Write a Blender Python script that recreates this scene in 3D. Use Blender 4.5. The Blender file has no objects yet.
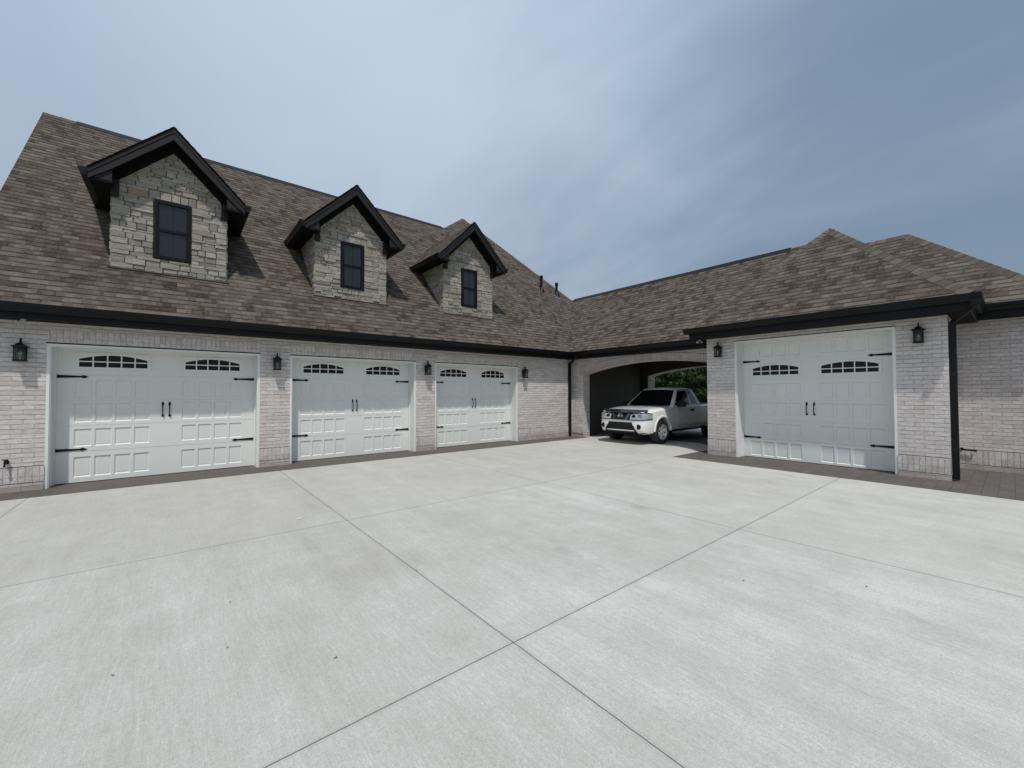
import bpy, math, random
from mathutils import Vector, Matrix
R = math.radians
random.seed(7)
scene = bpy.context.scene
COL = scene.collection

# ------------------------------------------------------------------ helpers
class MB:
    """collects faces; build() links them as ONE mesh object"""
    def __init__(s): s.v = []; s.f = []; s.uv = []; s.mi = []
    def face(s, pts, uv=None, mi=0):
        i = len(s.v); s.v += [tuple(p) for p in pts]
        s.f.append(tuple(range(i, i + len(pts)))); s.uv.append(uv); s.mi.append(mi)
    def box(s, a, b, mi=0):
        x0, y0, z0 = (min(a[i], b[i]) for i in range(3)); x1, y1, z1 = (max(a[i], b[i]) for i in range(3))
        P = [(x0,y0,z0),(x1,y0,z0),(x1,y1,z0),(x0,y1,z0),(x0,y0,z1),(x1,y0,z1),(x1,y1,z1),(x0,y1,z1)]
        for q in ((0,3,2,1),(4,5,6,7),(0,1,5,4),(1,2,6,5),(2,3,7,6),(3,0,4,7)): s.face([P[k] for k in q], mi=mi)
    def prism(s, poly, vec, mi=0, caps=True, uvs=None):
        """poly: 3-D ring, extruded by vec"""
        vec = Vector(vec); P = [Vector(p) for p in poly]; Q = [p + vec for p in P]; n = len(P)
        nn = Vector((0,0,0))
        for i in range(n): nn += P[i].cross(P[(i+1) % n])
        if nn.dot(vec) > 0: P.reverse(); Q.reverse()
        if caps: s.face(P, mi=mi); s.face(list(reversed(Q)), mi=mi)
        for i in range(n):
            j = (i+1) % n; s.face([P[j], P[i], Q[i], Q[j]], mi=mi)
    def tube(s, pts, r, n=8, r1=None, cap=True, mi=0):
        P = [Vector(p) for p in pts]; rings = []
        for i, p in enumerate(P):
            d = (P[min(i+1, len(P)-1)] - P[max(i-1, 0)]).normalized()
            a = d.cross(Vector((0,0,1)) if abs(d.z) < .95 else Vector((1,0,0))).normalized(); b = d.cross(a)
            rr = r if r1 is None else r + (r1 - r) * i / (len(P)-1)
            rings.append([p + (a*math.cos(2*math.pi*k/n) + b*math.sin(2*math.pi*k/n))*rr for k in range(n)])
        for i in range(len(P)-1):
            for k in range(n):
                j = (k+1) % n; s.face([rings[i][k], rings[i][j], rings[i+1][j], rings[i+1][k]], mi=mi)
        if cap: s.face(rings[0][::-1], mi=mi); s.face(rings[-1], mi=mi)
    def lathe(s, prof, o=(0,0,0), axis='z', n=24, mi=0):
        """prof: list of (r, h)"""
        def P(r, h, a):
            c, d = r*math.cos(a), r*math.sin(a)
            q = {'z': (c, d, h), 'y': (c, h, -d), 'x': (h, c, d)}[axis]
            return (q[0]+o[0], q[1]+o[1], q[2]+o[2])
        for i in range(len(prof)-1):
            for k in range(n):
                a, b = 2*math.pi*k/n, 2*math.pi*(k+1)/n
                (r0, h0), (r1, h1) = prof[i], prof[i+1]
                q = [P(r0,h0,a), P(r0,h0,b), P(r1,h1,b), P(r1,h1,a)]
                if r0 < 1e-6: q = [q[0], q[2], q[3]]
                elif r1 < 1e-6: q = q[:3]
                s.face(q, mi=mi)
    def mesh(s, name, smooth=None, weld=True):
        me = bpy.data.meshes.new(name); me.from_pydata(s.v, [], s.f)
        uvl = me.uv_layers.new(name='UVMap')
        for p, uv, mi in zip(me.polygons, s.uv, s.mi):
            p.material_index = mi
            if uv is None:
                n = p.normal
                if abs(n.z) > .97: t = Vector((1,0,0)); w = Vector((0,1,0))
                else: t = Vector((0,0,1)).cross(n).normalized(); w = n.cross(t)
                uv = [(Vector(s.v[i]).dot(t), Vector(s.v[i]).dot(w)) for i in p.vertices]
            for li, q in zip(p.loop_indices, uv): uvl.data[li].uv = q
        if weld:
            import bmesh
            bm = bmesh.new(); bm.from_mesh(me); bmesh.ops.remove_doubles(bm, verts=bm.verts, dist=1e-5)
            if smooth is not None: bmesh.ops.recalc_face_normals(bm, faces=bm.faces)
            bm.to_mesh(me); bm.free()
        if smooth is not None:
            for p in me.polygons: p.use_smooth = True
            me.set_sharp_from_angle(angle=R(smooth))
        me.update()
        return me
    def build(s, name, mat, parent=None, smooth=None, weld=True):
        return link(name, s.mesh(name, smooth, weld), mat, parent)

def wm(o):
    if o is None: return Matrix()
    return wm(o.parent) @ o.matrix_parent_inverse @ o.matrix_basis
def link(name, me, mat, parent=None, world=True):
    o = bpy.data.objects.new(name, me); COL.objects.link(o)
    for m in (mat if isinstance(mat, (list, tuple)) else [mat]): me.materials.append(m)
    if parent is not None:
        o.parent = parent
        if world: o.matrix_parent_inverse = wm(parent).inverted()
    return o
def empty(name, loc, rz=0):
    o = bpy.data.objects.new(name, None); COL.objects.link(o); o.location = loc; o.rotation_euler = (0,0,rz)
    o.empty_display_size = .3
    return o
def tag(o, label=None, cat=None, group=None, kind=None):
    if label: o['label'] = label
    if cat: o['category'] = cat
    if group: o['group'] = group
    if kind: o['kind'] = kind
    return o
def copy_tree(o, parent=None):
    c = o.copy(); COL.objects.link(c)
    if parent is not None: c.parent = parent
    for ch in list(o.children): copy_tree(ch, c)
    return c
def clip(poly, n, d):
    """keep the part of a 2-D polygon where n.p <= d"""
    out = []
    for i in range(len(poly)):
        a, b = poly[i], poly[(i+1) % len(poly)]
        da = a[0]*n[0]+a[1]*n[1]-d; db = b[0]*n[0]+b[1]*n[1]-d
        if da <= 0: out.append(a)
        if (da < 0 < db) or (db < 0 < da):
            t = da/(da-db); out.append((a[0]+(b[0]-a[0])*t, a[1]+(b[1]-a[1])*t))
    return out

# ------------------------------------------------------------------ materials
class NT:
    def __init__(s, name):
        s.m = bpy.data.materials.new(name); s.m.use_nodes = True
        s.t = s.m.node_tree; s.t.nodes.clear()
        s.out = s.t.nodes.new('ShaderNodeOutputMaterial'); s.b = s.t.nodes.new('ShaderNodeBsdfPrincipled')
        s.t.links.new(s.b.outputs[0], s.out.inputs[0])
    def n(s, typ, **kw):
        nd = s.t.nodes.new('ShaderNode'+typ)
        for k, v in kw.items(): setattr(nd, k, v)
        return nd
    def set(s, sock, v):
        if hasattr(v, 'is_output'): s.t.links.new(v, sock)
        else: sock.default_value = v
    def math(s, op, a, b=None, c=None, clamp=False):
        nd = s.n('Math', operation=op, use_clamp=clamp); s.set(nd.inputs[0], a)
        if b is not None: s.set(nd.inputs[1], b)
        if c is not None: s.set(nd.inputs[2], c)
        return nd.outputs[0]
    def mix(s, f, a, b, blend='MIX'):
        nd = s.n('Mix', data_type='RGBA', blend_type=blend); s.set(nd.inputs[0], f); s.set(nd.inputs[6], a); s.set(nd.inputs[7], b)
        return nd.outputs[2]
    def ramp(s, f, stops, interp='LINEAR'):
        nd = s.n('ValToRGB'); cr = nd.color_ramp; cr.interpolation = interp
        while len(cr.elements) < len(stops): cr.elements.new(.5)
        for e, (p, c) in zip(cr.elements, stops): e.position = p; e.color = c if len(c) == 4 else (*c, 1)
        s.set(nd.inputs[0], f); return nd.outputs[0]
    def noise(s, vec, scale, detail=3, rough=.55, scl=None, dist=0):
        if scl is not None:
            mp = s.n('Mapping'); s.set(mp.inputs[0], vec); mp.inputs[3].default_value = scl; vec = mp.outputs[0]
        nd = s.n('TexNoise'); s.set(nd.inputs['Vector'], vec); nd.inputs['Scale'].default_value = scale
        nd.inputs['Detail'].default_value = detail; nd.inputs['Roughness'].default_value = rough; nd.inputs['Distortion'].default_value = dist
        return nd.outputs[0]
    def brick(s, vec, w, h, mortar=.0, off=.5, freq=2, smooth=.1, c1=(0,0,0,1), c2=(1,1,1,1), cm=(0,0,0,1)):
        nd = s.n('TexBrick', offset=off, offset_frequency=freq); s.set(nd.inputs[0], vec)
        for i, v in ((1,c1),(2,c2),(3,cm)): nd.inputs[i].default_value = v
        nd.inputs[4].default_value = 1; nd.inputs[5].default_value = mortar; nd.inputs[6].default_value = smooth
        nd.inputs[7].default_value = 0; nd.inputs[8].default_value = w; nd.inputs[9].default_value = h
        return nd.outputs[0], nd.outputs[1]
    def bump(s, h, strength=.5, dist=.01, nrm=None):
        nd = s.n('Bump'); nd.inputs['Strength'].default_value = strength; nd.inputs['Distance'].default_value = dist
        s.set(nd.inputs['Height'], h)
        if nrm is not None: s.set(nd.inputs['Normal'], nrm)
        s.t.links.new(nd.outputs[0], s.b.inputs['Normal']); return nd.outputs[0]
    @property
    def obj(s): return s.n('TexCoord').outputs['Object']
    @property
    def uv(s): return s.n('TexCoord').outputs['UV']
    def done(s, col=None, rough=.6, metal=0, spec=None, coat=None):
        if col is not None: s.set(s.b.inputs['Base Color'], col if hasattr(col, 'is_output') else (*col[:3], 1))
        s.set(s.b.inputs['Roughness'], rough); s.b.inputs['Metallic'].default_value = metal
        if spec is not None: s.b.inputs['Specular IOR Level'].default_value = spec
        if coat: s.b.inputs['Coat Weight'].default_value = coat; s.b.inputs['Coat Roughness'].default_value = .04
        return s.m

def paint(name, col, rough=.4, var=.12, scale=6, metal=0, bump=0, spec=None, coat=None):
    k = NT(name); o = k.obj
    n = k.noise(o, scale, 4, .6)
    c = k.mix(n, tuple(x*(1-var) for x in col)+(1,), tuple(min(1, x*(1+var)) for x in col)+(1,))
    r = k.math('ADD', k.math('MULTIPLY', k.noise(o, scale*3.1, 3), .2), rough-.1)
    if bump: k.bump(k.noise(o, 60, 3), bump, .004)
    return k.done(c, r, metal, spec, coat)

def m_brick(name, soldier=False):
    k = NT(name); uv = k.uv
    wob = k.n('VectorMath', operation='MULTIPLY_ADD'); nz = k.n('TexNoise'); k.set(nz.inputs['Vector'], uv); nz.inputs['Scale'].default_value = 9; nz.inputs['Detail'].default_value = 2
    k.set(wob.inputs[0], nz.outputs['Color']); wob.inputs[1].default_value = (.010, .010, 0); k.set(wob.inputs[2], uv)
    v = wob.outputs[0]
    w, h, off = (.0795, .235, 0) if soldier else (.26, .0795, .5)
    rnd, mort = k.brick(v, w, h, .0065, off, 2, .35)
    rnd2, _ = k.brick(v, w, h, 0, off, 2, 0, c1=(0,0,0,1), c2=(1,1,1,1))
    base = k.ramp(rnd2, [(0, (.53,.475,.447)), (.15, (.61,.558,.528)), (.6, (.66,.612,.582)), (1, (.71,.668,.640))])
    # smeared lime wash: patchy, with the clay showing through
    n1 = k.noise(v, 22, 5, .65, scl=(.5, 1.6, 1) if not soldier else (1.6, .5, 1)); n2 = k.noise(uv, 1.3, 4, .6); n3 = k.noise(v, 7, 4, .7)
    base = k.mix(k.ramp(n1, [(.34, (1,1,1)), (.56, (0,0,0))]), base, k.mix(.50, base, (.30,.255,.24,1)))
    base = k.mix(k.math('MULTIPLY', k.ramp(n2, [(.35, (0,0,0)), (.7, (1,1,1))]), .30), base, (.52,.47,.445,1))
    base = k.mix(k.ramp(n3, [(.60, (0,0,0)), (.78, (.6,.6,.6))]), base, (.74,.72,.70,1))
    # bed joints read strongly, head joints are half filled with wash
    sp = k.n('SeparateXYZ'); k.set(sp.inputs[0], v)
    c_ = sp.outputs[0] if soldier else sp.outputs[1]; p_ = w if soldier else h
    fr = k.math('ABSOLUTE', k.math('SUBTRACT', k.math('FRACT', k.math('DIVIDE', c_, p_)), .5))
    bed = k.math('GREATER_THAN', fr, .455)
    fill = k.ramp(k.noise(uv, 5, 4, .65), [(.32, (.25,.25,.25)), (.60, (1,1,1))])
    jt = k.math('MULTIPLY', k.math('MULTIPLY', mort, k.math('ADD', .33, k.math('MULTIPLY', bed, .66 if not soldier else .25))), fill)
    col = k.mix(jt, base, (.175,.16,.15,1))
    sv = k.n('SeparateXYZ'); k.set(sv.inputs[0], uv)
    soil = k.math('MULTIPLY', k.ramp(k.math('ADD', sv.outputs[1], k.math('MULTIPLY', k.math('SUBTRACT', k.noise(uv, 3, 4, .65), .5), .5)), [(0, (1,1,1)), (.28, (0,0,0))]), .55)
    col = k.mix(soil, col, (.24,.185,.15,1))     # splashed-up soil on the lowest courses
    hgt = k.math('ADD', k.math('MULTIPLY', k.math('SUBTRACT', 1, mort), 1.0), k.math('ADD', k.math('MULTIPLY', n1, .6), k.math('MULTIPLY', rnd2, .35)))
    k.bump(hgt, .7, .008)
    return k.done(col, .88, spec=.2)

def m_shingle():
    k = NT('asphalt_shingle'); uv = k.uv
    E = .143
    a, _ = k.brick(uv, .215, E, 0, .41, 3, 0); b, _ = k.brick(uv, .128, E, 0, .63, 2, 0); c, _ = k.brick(uv, 1.02, E, 0, .37, 3, 0)
    big = k.noise(uv, .55, 3, .6)
    r = k.math('ADD', k.math('ADD', k.math('MULTIPLY', a, .40), k.math('MULTIPLY', b, .38)), k.math('ADD', k.math('MULTIPLY', c, .10), k.math('MULTIPLY', k.math('SUBTRACT', big, .25), .42)))
    col = k.ramp(r, [(.18, (.026,.019,.016)), (.36, (.060,.043,.036)), (.5, (.091,.073,.058)), (.64, (.116,.097,.077)), (.88, (.168,.146,.119))])
    gr = k.noise(uv, 260, 2, .7); mot = k.noise(uv, 18, 4, .65)
    col = k.mix(k.math('MULTIPLY', gr, .5), col, (.050,.042,.036,1))
    col = k.mix(k.math('MULTIPLY', k.ramp(mot, [(.45, (0,0,0)), (.75, (1,1,1))]), .35), col, (.19,.17,.145,1))
    # printed shadow band at the head of the exposed part of some tabs
    sep = k.n('SeparateXYZ'); k.set(sep.inputs[0], uv)
    fr = k.math('FRACT', k.math('DIVIDE', sep.outputs[1], E))
    band = k.math('MULTIPLY', k.math('GREATER_THAN', fr, .80), k.math('MULTIPLY', k.math('GREATER_THAN', b, .42), .75))
    col = k.mix(band, col, (.036,.029,.025,1))
    k.bump(k.math('ADD', k.math('MULTIPLY', k.math('GREATER_THAN', b, .42), 1.0), k.math('MULTIPLY', gr, .5)), .6, .006)
    return k.done(col, .92, spec=.2)

SHINGCAP = None
def m_cap():
    k = NT('cap_shingle'); uv = k.uv
    a, _ = k.brick(uv, .2, .152, 0, .41, 3, 0); n = k.noise(k.obj, 40, 4, .7)
    col = k.ramp(k.math('ADD', k.math('MULTIPLY', a, .5), k.math('MULTIPLY', n, .5)), [(.2, (.075,.060,.048)), (.5, (.112,.093,.076)), (.85, (.155,.133,.110))])
    k.bump(n, .5, .006)
    return k.done(col, .92, spec=.2)

def m_stone():
    k = NT('ledge_stone'); o = k.obj
    isl = k.n('NewGeometry').outputs['Random Per Island']
    base = k.ramp(isl, [(0, (.16,.143,.118)), (.16, (.30,.270,.222)), (.36, (.41,.376,.315)), (.52, (.24,.217,.180)), (.72, (.47,.438,.375)), (.86, (.34,.312,.262)), (.95, (.36,.285,.19)), (.985, (.30,.155,.07))])
    n = k.noise(o, 14, 6, .65, scl=(.7,.7,2.2)); n2 = k.noise(o, 55, 4, .6)
    col = k.mix(k.ramp(n, [(.35, (0,0,0)), (.7, (1,1,1))]), base, k.mix(.62, base, (.105,.092,.075,1)))
    col = k.mix(k.math('MULTIPLY', n2, .3), col, (.60,.585,.54,1))
    k.bump(k.math('ADD', n, k.math('MULTIPLY', n2, .4)), .9, .02)
    return k.done(col, .9, spec=.2)

JX = (-1.75, 1.695, 5.115, 8.53); JY = (2.061, 5.36, -1.26)
def m_concrete():
    k = NT('broomed_concrete'); o = k.obj
    sep = k.n('SeparateXYZ'); k.set(sep.inputs[0], o); X, Y = sep.outputs[0], sep.outputs[1]
    big = k.noise(o, .38, 4, .6); mid = k.noise(o, 2.3, 5, .62); fine = k.noise(o, 90, 3, .7)
    streak = k.noise(o, 5, 5, .7, scl=(9, .45, 1)); broom = k.noise(o, 10, 3, .8, scl=(16, .35, 1)); ls = k.noise(o, 1.1, 4, .6, scl=(2.4, .3, 1), dist=.4)
    # slab by slab tone, each pour a little different
    sx = 0
    tone = k.math('ADD', k.math('MULTIPLY', k.math('GREATER_THAN', X, JX[1]), .06), k.math('MULTIPLY', k.math('GREATER_THAN', Y, JY[0]), -.045))
    tone = k.math('ADD', tone, k.math('ADD', k.math('MULTIPLY', k.math('GREATER_THAN', Y, JY[1]), -.035), k.math('MULTIPLY', k.math('GREATER_THAN', X, JX[2]), .025)))
    f = k.math('ADD', k.math('MULTIPLY', big, .60), k.math('ADD', k.math('MULTIPLY', mid, .50), k.math('ADD', k.math('MULTIPLY', streak, .42), k.math('MULTIPLY', ls, .52))))
    f = k.math('SUBTRACT', f, .23)
    f = k.math('ADD', k.math('ADD', f, tone), k.math('MULTIPLY', k.math('SUBTRACT', broom, .5), .62))
    g1 = k.noise(o, 24, 5, .75, scl=(1.5, .7, 1)); g2 = k.noise(o, 150, 2, .7)
    f = k.math('ADD', f, k.math('ADD', k.math('MULTIPLY', k.math('SUBTRACT', g1, .5), .62), k.math('MULTIPLY', k.math('SUBTRACT', g2, .5), 1.1)))
    col = k.ramp(f, [(.36, (.325,.312,.280)), (.66, (.440,.428,.392)), (.90, (.505,.496,.460)), (1.2, (.60,.592,.556))])
    # dust blown against the building: warmer
    dust = k.math('MULTIPLY', k.math('MULTIPLY', k.ramp(k.noise(o, .5, 4, .6), [(.3, (.08,.08,.08)), (.75, (.8,.8,.8))]), k.math('ADD', k.math('GREATER_THAN', Y, JY[1]), k.math('GREATER_THAN', X, JX[2]), clamp=True)), .5)
    col = k.mix(dust, col, (.485,.462,.40,1))
    col = k.mix(k.math('MULTIPLY', fine, .25), col, (.30,.30,.29,1))
    grit = k.noise(o, 55, 3, .8); st = k.noise(o, .85, 5, .7, dist=.8); st2 = k.noise(o, 3.1, 4, .7, dist=.5)
    col = k.mix(k.ramp(grit, [(.46, (0,0,0)), (.72, (.42,.42,.42))]), col, (.26,.252,.235,1))
    col = k.mix(k.ramp(st, [(.56, (0,0,0)), (.70, (.30,.30,.30))]), col, (.335,.312,.265,1))
    col = k.mix(k.ramp(st2, [(.66, (0,0,0)), (.76, (.28,.28,.28))]), col, (.27,.262,.245,1))
    # a few old wet marks and scuffs
    def spot(px, py, rx, ry, amt, c, col):
        d = k.math('ADD', k.math('POWER', k.math('DIVIDE', k.math('SUBTRACT', X, px), rx), 2), k.math('POWER', k.math('DIVIDE', k.math('SUBTRACT', Y, py), ry), 2))
        d = k.math('ADD', d, k.math('MULTIPLY', k.math('SUBTRACT', mid, .5), 2.2))
        m = k.ramp(d, [(.25, (1,1,1)), (1, (0,0,0))]); return k.mix(k.math('MULTIPLY', m, amt), col, c)
    col = spot(3.08, 2.86, .13, .22, .35, (.22,.22,.22,1), col)
    col = spot(5.02, 3.3, .10, .20, .30, (.24,.24,.24,1), col)
    col = spot(1.2, 3.9, .5, .7, .16, (.30,.28,.24,1), col)
    # joints: sawn ones dark, trowelled ones pale and shallow
    jit = k.math('MULTIPLY', k.math('SUBTRACT', k.noise(o, 12, 3), .5), .006)
    def line(c, p, w):
        d = k.math('ABSOLUTE', k.math('ADD', k.math('SUBTRACT', c, p), jit)); return k.math('SUBTRACT', 1, k.math('SMOOTHSTEP', d, w*.6, w) if False else k.math('GREATER_THAN', d, w))
    saw = k.math('MAXIMUM', line(X, JX[1], .0036), line(Y, JY[0], .0036))
    soft = None
    for c, p in ((X, JX[0]), (X, JX[2]), (Y, JY[1]), (Y, JY[2])):
        l = line(c, p, .011); soft = l if soft is None else k.math('MAXIMUM', soft, l)
    rim = k.math('MAXIMUM', line(X, JX[1], .022), line(Y, JY[0], .022))
    col = k.mix(k.math('MULTIPLY', rim, .16), col, (.27,.265,.25,1))
    col = k.mix(k.math('MULTIPLY', soft, .75), col, (.25,.245,.23,1))
    col = k.mix(k.math('MULTIPLY', saw, .88), col, (.10,.094,.084,1))
    h = k.math('ADD', k.math('MULTIPLY', broom, .7), k.math('ADD', k.math('MULTIPLY', g1, .9), k.math('MULTIPLY', k.math('MAXIMUM', saw, k.math('MULTIPLY', soft, .4)), -4)))
    k.bump(h, .45, .004)
    return k.done(col, .88, spec=.25)

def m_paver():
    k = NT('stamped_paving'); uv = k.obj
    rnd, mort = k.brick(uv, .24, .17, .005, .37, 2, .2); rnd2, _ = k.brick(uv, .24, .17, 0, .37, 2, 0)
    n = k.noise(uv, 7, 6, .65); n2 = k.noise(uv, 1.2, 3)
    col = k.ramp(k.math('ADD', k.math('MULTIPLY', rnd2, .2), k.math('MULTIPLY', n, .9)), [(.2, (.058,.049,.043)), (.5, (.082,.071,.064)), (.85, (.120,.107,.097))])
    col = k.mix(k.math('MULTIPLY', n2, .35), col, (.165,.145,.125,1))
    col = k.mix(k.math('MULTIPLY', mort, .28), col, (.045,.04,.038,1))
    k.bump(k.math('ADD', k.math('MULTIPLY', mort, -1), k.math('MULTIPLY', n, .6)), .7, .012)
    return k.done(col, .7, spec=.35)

def m_grass():
    k = NT('lawn_grass'); o = k.obj
    n = k.noise(o, .25, 5, .65); n2 = k.noise(o, 18, 4, .7)
    col = k.ramp(k.math('ADD', k.math('MULTIPLY', n, .6), k.math('MULTIPLY', n2, .4)), [(.3, (.035,.06,.016)), (.5, (.075,.105,.030)), (.7, (.14,.15,.06))])
    k.bump(n2, .8, .05)
    return k.done(col, .95, spec=.1)

def m_leaf(name, c0, c1):
    k = NT(name)
    isl = k.n('NewGeometry').outputs['Random Per Island']
    col = k.ramp(isl, [(0, c0), (1, c1)])
    k.b.inputs['Subsurface Weight'].default_value = 0
    tr = k.n('BsdfTranslucent'); k.set(tr.inputs[0], col)
    mx = k.n('MixShader'); mx.inputs[0].default_value = .25
    k.t.links.new(k.b.outputs[0], mx.inputs[1]); k.t.links.new(tr.outputs[0], mx.inputs[2]); k.t.links.new(mx.outputs[0], k.out.inputs[0])
    return k.done(col, .6, spec=.2)

def m_glass(name, col=(.012,.014,.016), rough=.03, spec=.6):
    k = NT(name); n = k.noise(k.obj, 1.5, 2)
    k.bump(n, .15, .03)
    return k.done(col, rough, spec=spec)

BRICK = m_brick('whitewashed_brick'); SOLD = m_brick('whitewashed_soldier_brick', True)
SHING = m_shingle(); SHINGCAP = m_cap(); STONE = m_stone(); CONC = m_concrete(); PAVE = m_paver(); GRASS = m_grass()
BRONZE = paint('black_bronze_metal', (.0055,.0058,.0072), .45, .2, 3, spec=.22)
BRONZE2 = paint('dark_bronze_trim', (.016,.0145,.0155), .55, .2, 5, spec=.28)
SOFF = paint('black_soffit', (.0045,.0043,.0043), .7, .2, 4, spec=.15)
IRON = paint('black_iron', (.006,.006,.0068), .5, .2, 30, bump=.2, spec=.25)
DOORW = paint('white_door_steel', (.735,.745,.710), .34, .05, 2.5, bump=.05)
TRIMW = paint('white_trim_paint', (.74,.75,.72), .45, .04, 3, bump=.05)
DARKGLASS = m_glass('dark_window_glass', (.005,.0056,.0062), .05, .32)
DGLASS2 = m_glass('dormer_window_glass', (.016,.018,.021), .03, .62)
MORTAR = paint('stone_mortar', (.19,.168,.138), .9, .25, 20, bump=.3)
DARKWALL = paint('dark_board', (.045,.037,.031), .6, .35, 4)  # also on the sheets added to deepen the breezeway shade
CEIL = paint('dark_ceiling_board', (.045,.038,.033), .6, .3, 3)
WHITEP = paint('white_plastic', (.42,.42,.41), .4, .06, 9)
CLEARG = None
def m_clear():
    k = NT('seeded_lantern_glass')
    tr = k.n('BsdfTransparent'); tr.inputs[0].default_value = (.62,.64,.64,1)
    mx = k.n('MixShader'); mx.inputs[0].default_value = .22
    k.bump(k.noise(k.obj, 60, 2), .3, .003)
    k.t.links.new(tr.outputs[0], mx.inputs[1]); k.t.links.new(k.b.outputs[0], mx.inputs[2]); k.t.links.new(mx.outputs[0], k.out.inputs[0])
    return k.done((.12,.125,.125), .05, spec=.5)
CLEARG = m_clear()
BULB = paint('frosted_bulb', (.7,.68,.62), .3, .03, 9)

# ------------------------------------------------------------------ ground
GZ = 0.0
g = MB(); S = 420
for a in range(-S, S, 60):
    for b in range(-S, S, 60): g.face([(a,b,-.06),(a+60,b,-.06),(a+60,b+60,-.06),(a,b+60,-.06)])
tag(g.build('lawn', GRASS), kind='structure')
d = MB()
def sstep(t): t = max(0, min(1, t)); return t*t*(3-2*t)
def gz(x, y): return .06*sstep((x-9.6)/1.5)*sstep((y-5.45)/.7)*sstep((9.68-y)/.5)   # the apron rises a little into the breezeway
d.box((-14,-13,-.10),(9.6,10.44,0)); d.box((9.6,-13,-.1),(11.75,5.45,0)); d.box((9.6,9.68,-.1),(11.466,10.44,0)); d.box((15.9,4.9,-.1),(24,10.05,.05))
def steps(a, b, n): return [a+(b-a)*i/n for i in range(n+1)]
ex, ey = steps(9.6, 11.2, 12)+[15.95], steps(5.45, 6.2, 6)+steps(6.2, 9.15, 4)[1:]+steps(9.15, 9.68, 5)[1:]
for a, b in zip(ex, ex[1:]):
    for p_, q_ in zip(ey, ey[1:]): d.face([(a,p_,gz(a,p_)),(b,p_,gz(b,p_)),(b,q_,gz(b,q_)),(a,q_,gz(a,q_))])
d.box((11.466,9.68,-.1),(15.95,10.05,-.002)); d.box((11.75,4.9,-.1),(15.95,5.45,-.002))
tag(d.build('driveway', CONC), kind='structure')
p = MB()
p.box((-12, 9.70, -.02), (11.466, 10.44, .005)); p.box((-1.8, 10.44, -.02), (8.9, 10.82, .005)); p.box((10.75, 1.4, -.02), (11.12, 4.4, .0052))
p.box((9.60, -9, -.02), (10.75, 5.40, .0052))
p.box((10.75, -9, -.02), (12.72, .74, .0052))
p.box((10.75, 5.04, -.02), (11.9, 5.40, .0052))
p.box((12.35, 5.05, -.02), (15.9, 9.99, .0655))  # dark breezeway floor added to deepen the shade and cut bounce light
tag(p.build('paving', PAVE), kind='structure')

# ------------------------------------------------------------------ the house
VL, UR, UA, UC = 10.426, 10.733, 11.466, 12.694
house = empty('house', (4.3, 10.426, 0))
tag(house, 'whitewashed brick house with brown shingle roof, three stone dormers and white garage doors', 'house')
DOORS = [(-1.706, 1.424), (2.014, 5.125), (5.714, 8.794)]
ZD = 2.475
# walls -------------------------------------------------------------
w = MB()
X0 = -2.42
def pier(a, b, ybase=.025):
    w.box((a, VL, .413), (b, VL+.36, 2.84))
    w.box((a, VL-ybase, 0), (b, VL+.36, .13))                 # bottom courses, a little proud
edges = [X0] + [e for dd in DOORS for e in dd] + [11.79]
for i in range(0, len(edges), 2): pier(edges[i], edges[i+1])
for a, b in DOORS: w.box((a, VL, ZD+.025), (b, VL+.36, 2.84))
# gable end wall and back
w.prism([(X0, VL+.36, 0), (X0, 20.2, 0), (X0, 20.2, 2.95), (X0, 15.26, 8.45), (X0, VL+.36, 3.3), (X0, VL+.36, 2.84)], (.3,0,0))
w.box((X0, 20.2, 0), (15.4, 20.5, 2.95)); w.box((15.1, 10.4, 0), (15.4, 20.2, 2.95))
w.build('brick_wall', BRICK, house)
def soldiers(a, b):
    m = MB(); m.box(a, b)
    o = m.build('soldier_course', SOLD, house); return o
for i in range(0, len(edges), 2): soldiers((edges[i], VL-.018, .142), (edges[i+1], VL+.1, .40))
for a, b in DOORS: soldiers((a+.002, VL-.008, ZD+.035), (b-.002, VL+.05, ZD+.245))
ln = MB()
for a, b in DOORS:
    ln = MB(); ln.box((a-.01, VL-.003, ZD+.002), (b+.01, VL+.2, ZD+.024)); ln.build('steel_lintel', IRON, house)

# breezeway with the arched openings
def arch_poly(u, y0, y1, ztop, jr, jl, yc=7.25, R0=10.77, apex=2.60):
    pts = [(u, y0, ztop), (u, y1, ztop), (u, y1, 0), (u, jl, 0)]
    n = 26
    for i in range(n+1):
        y = jl + (jr-jl)*i/n
        pts.append((u, y, apex - (R0 - math.sqrt(R0*R0-(y-yc)**2))))
    pts += [(u, jr, 0), (u, y0, 0)]
    return pts
def arch_wall(mb, u0, u1, y0, y1, jr, jl, ztop):
    """arch wall built as strips so that every face is convex"""
    n = 26; yc, R0, ap = 7.25, 10.77, 2.60
    f = lambda y: ap - (R0 - math.sqrt(R0*R0-(y-yc)**2))
    if y1 > jl: mb.box((u0, jl, 0), (u1, y1, ztop))
    if jr > y0: mb.box((u0, y0, 0), (u1, jr, ztop))
    ys = [jr + (jl-jr)*i/n for i in range(n+1)]
    for a, b in zip(ys, ys[1:]):
        mb.face([(u0,b,f(b)),(u0,a,f(a)),(u0,a,ztop),(u0,b,ztop)])
        mb.face([(u1,a,f(a)),(u1,b,f(b)),(u1,b,ztop),(u1,a,ztop)])
        mb.face([(u0,a,f(a)),(u0,b,f(b)),(u1,b,f(b)),(u1,a,f(a))])
    mb.face([(u0,jr,ztop),(u1,jr,ztop),(u1,jl,ztop),(u0,jl,ztop)])
JL = 9.90
aw = MB(); arch_wall(aw, UA, UA+.36, 5.05, VL, 5.05, JL, 3.0); aw.build('brick_wall', BRICK, house)
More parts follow.
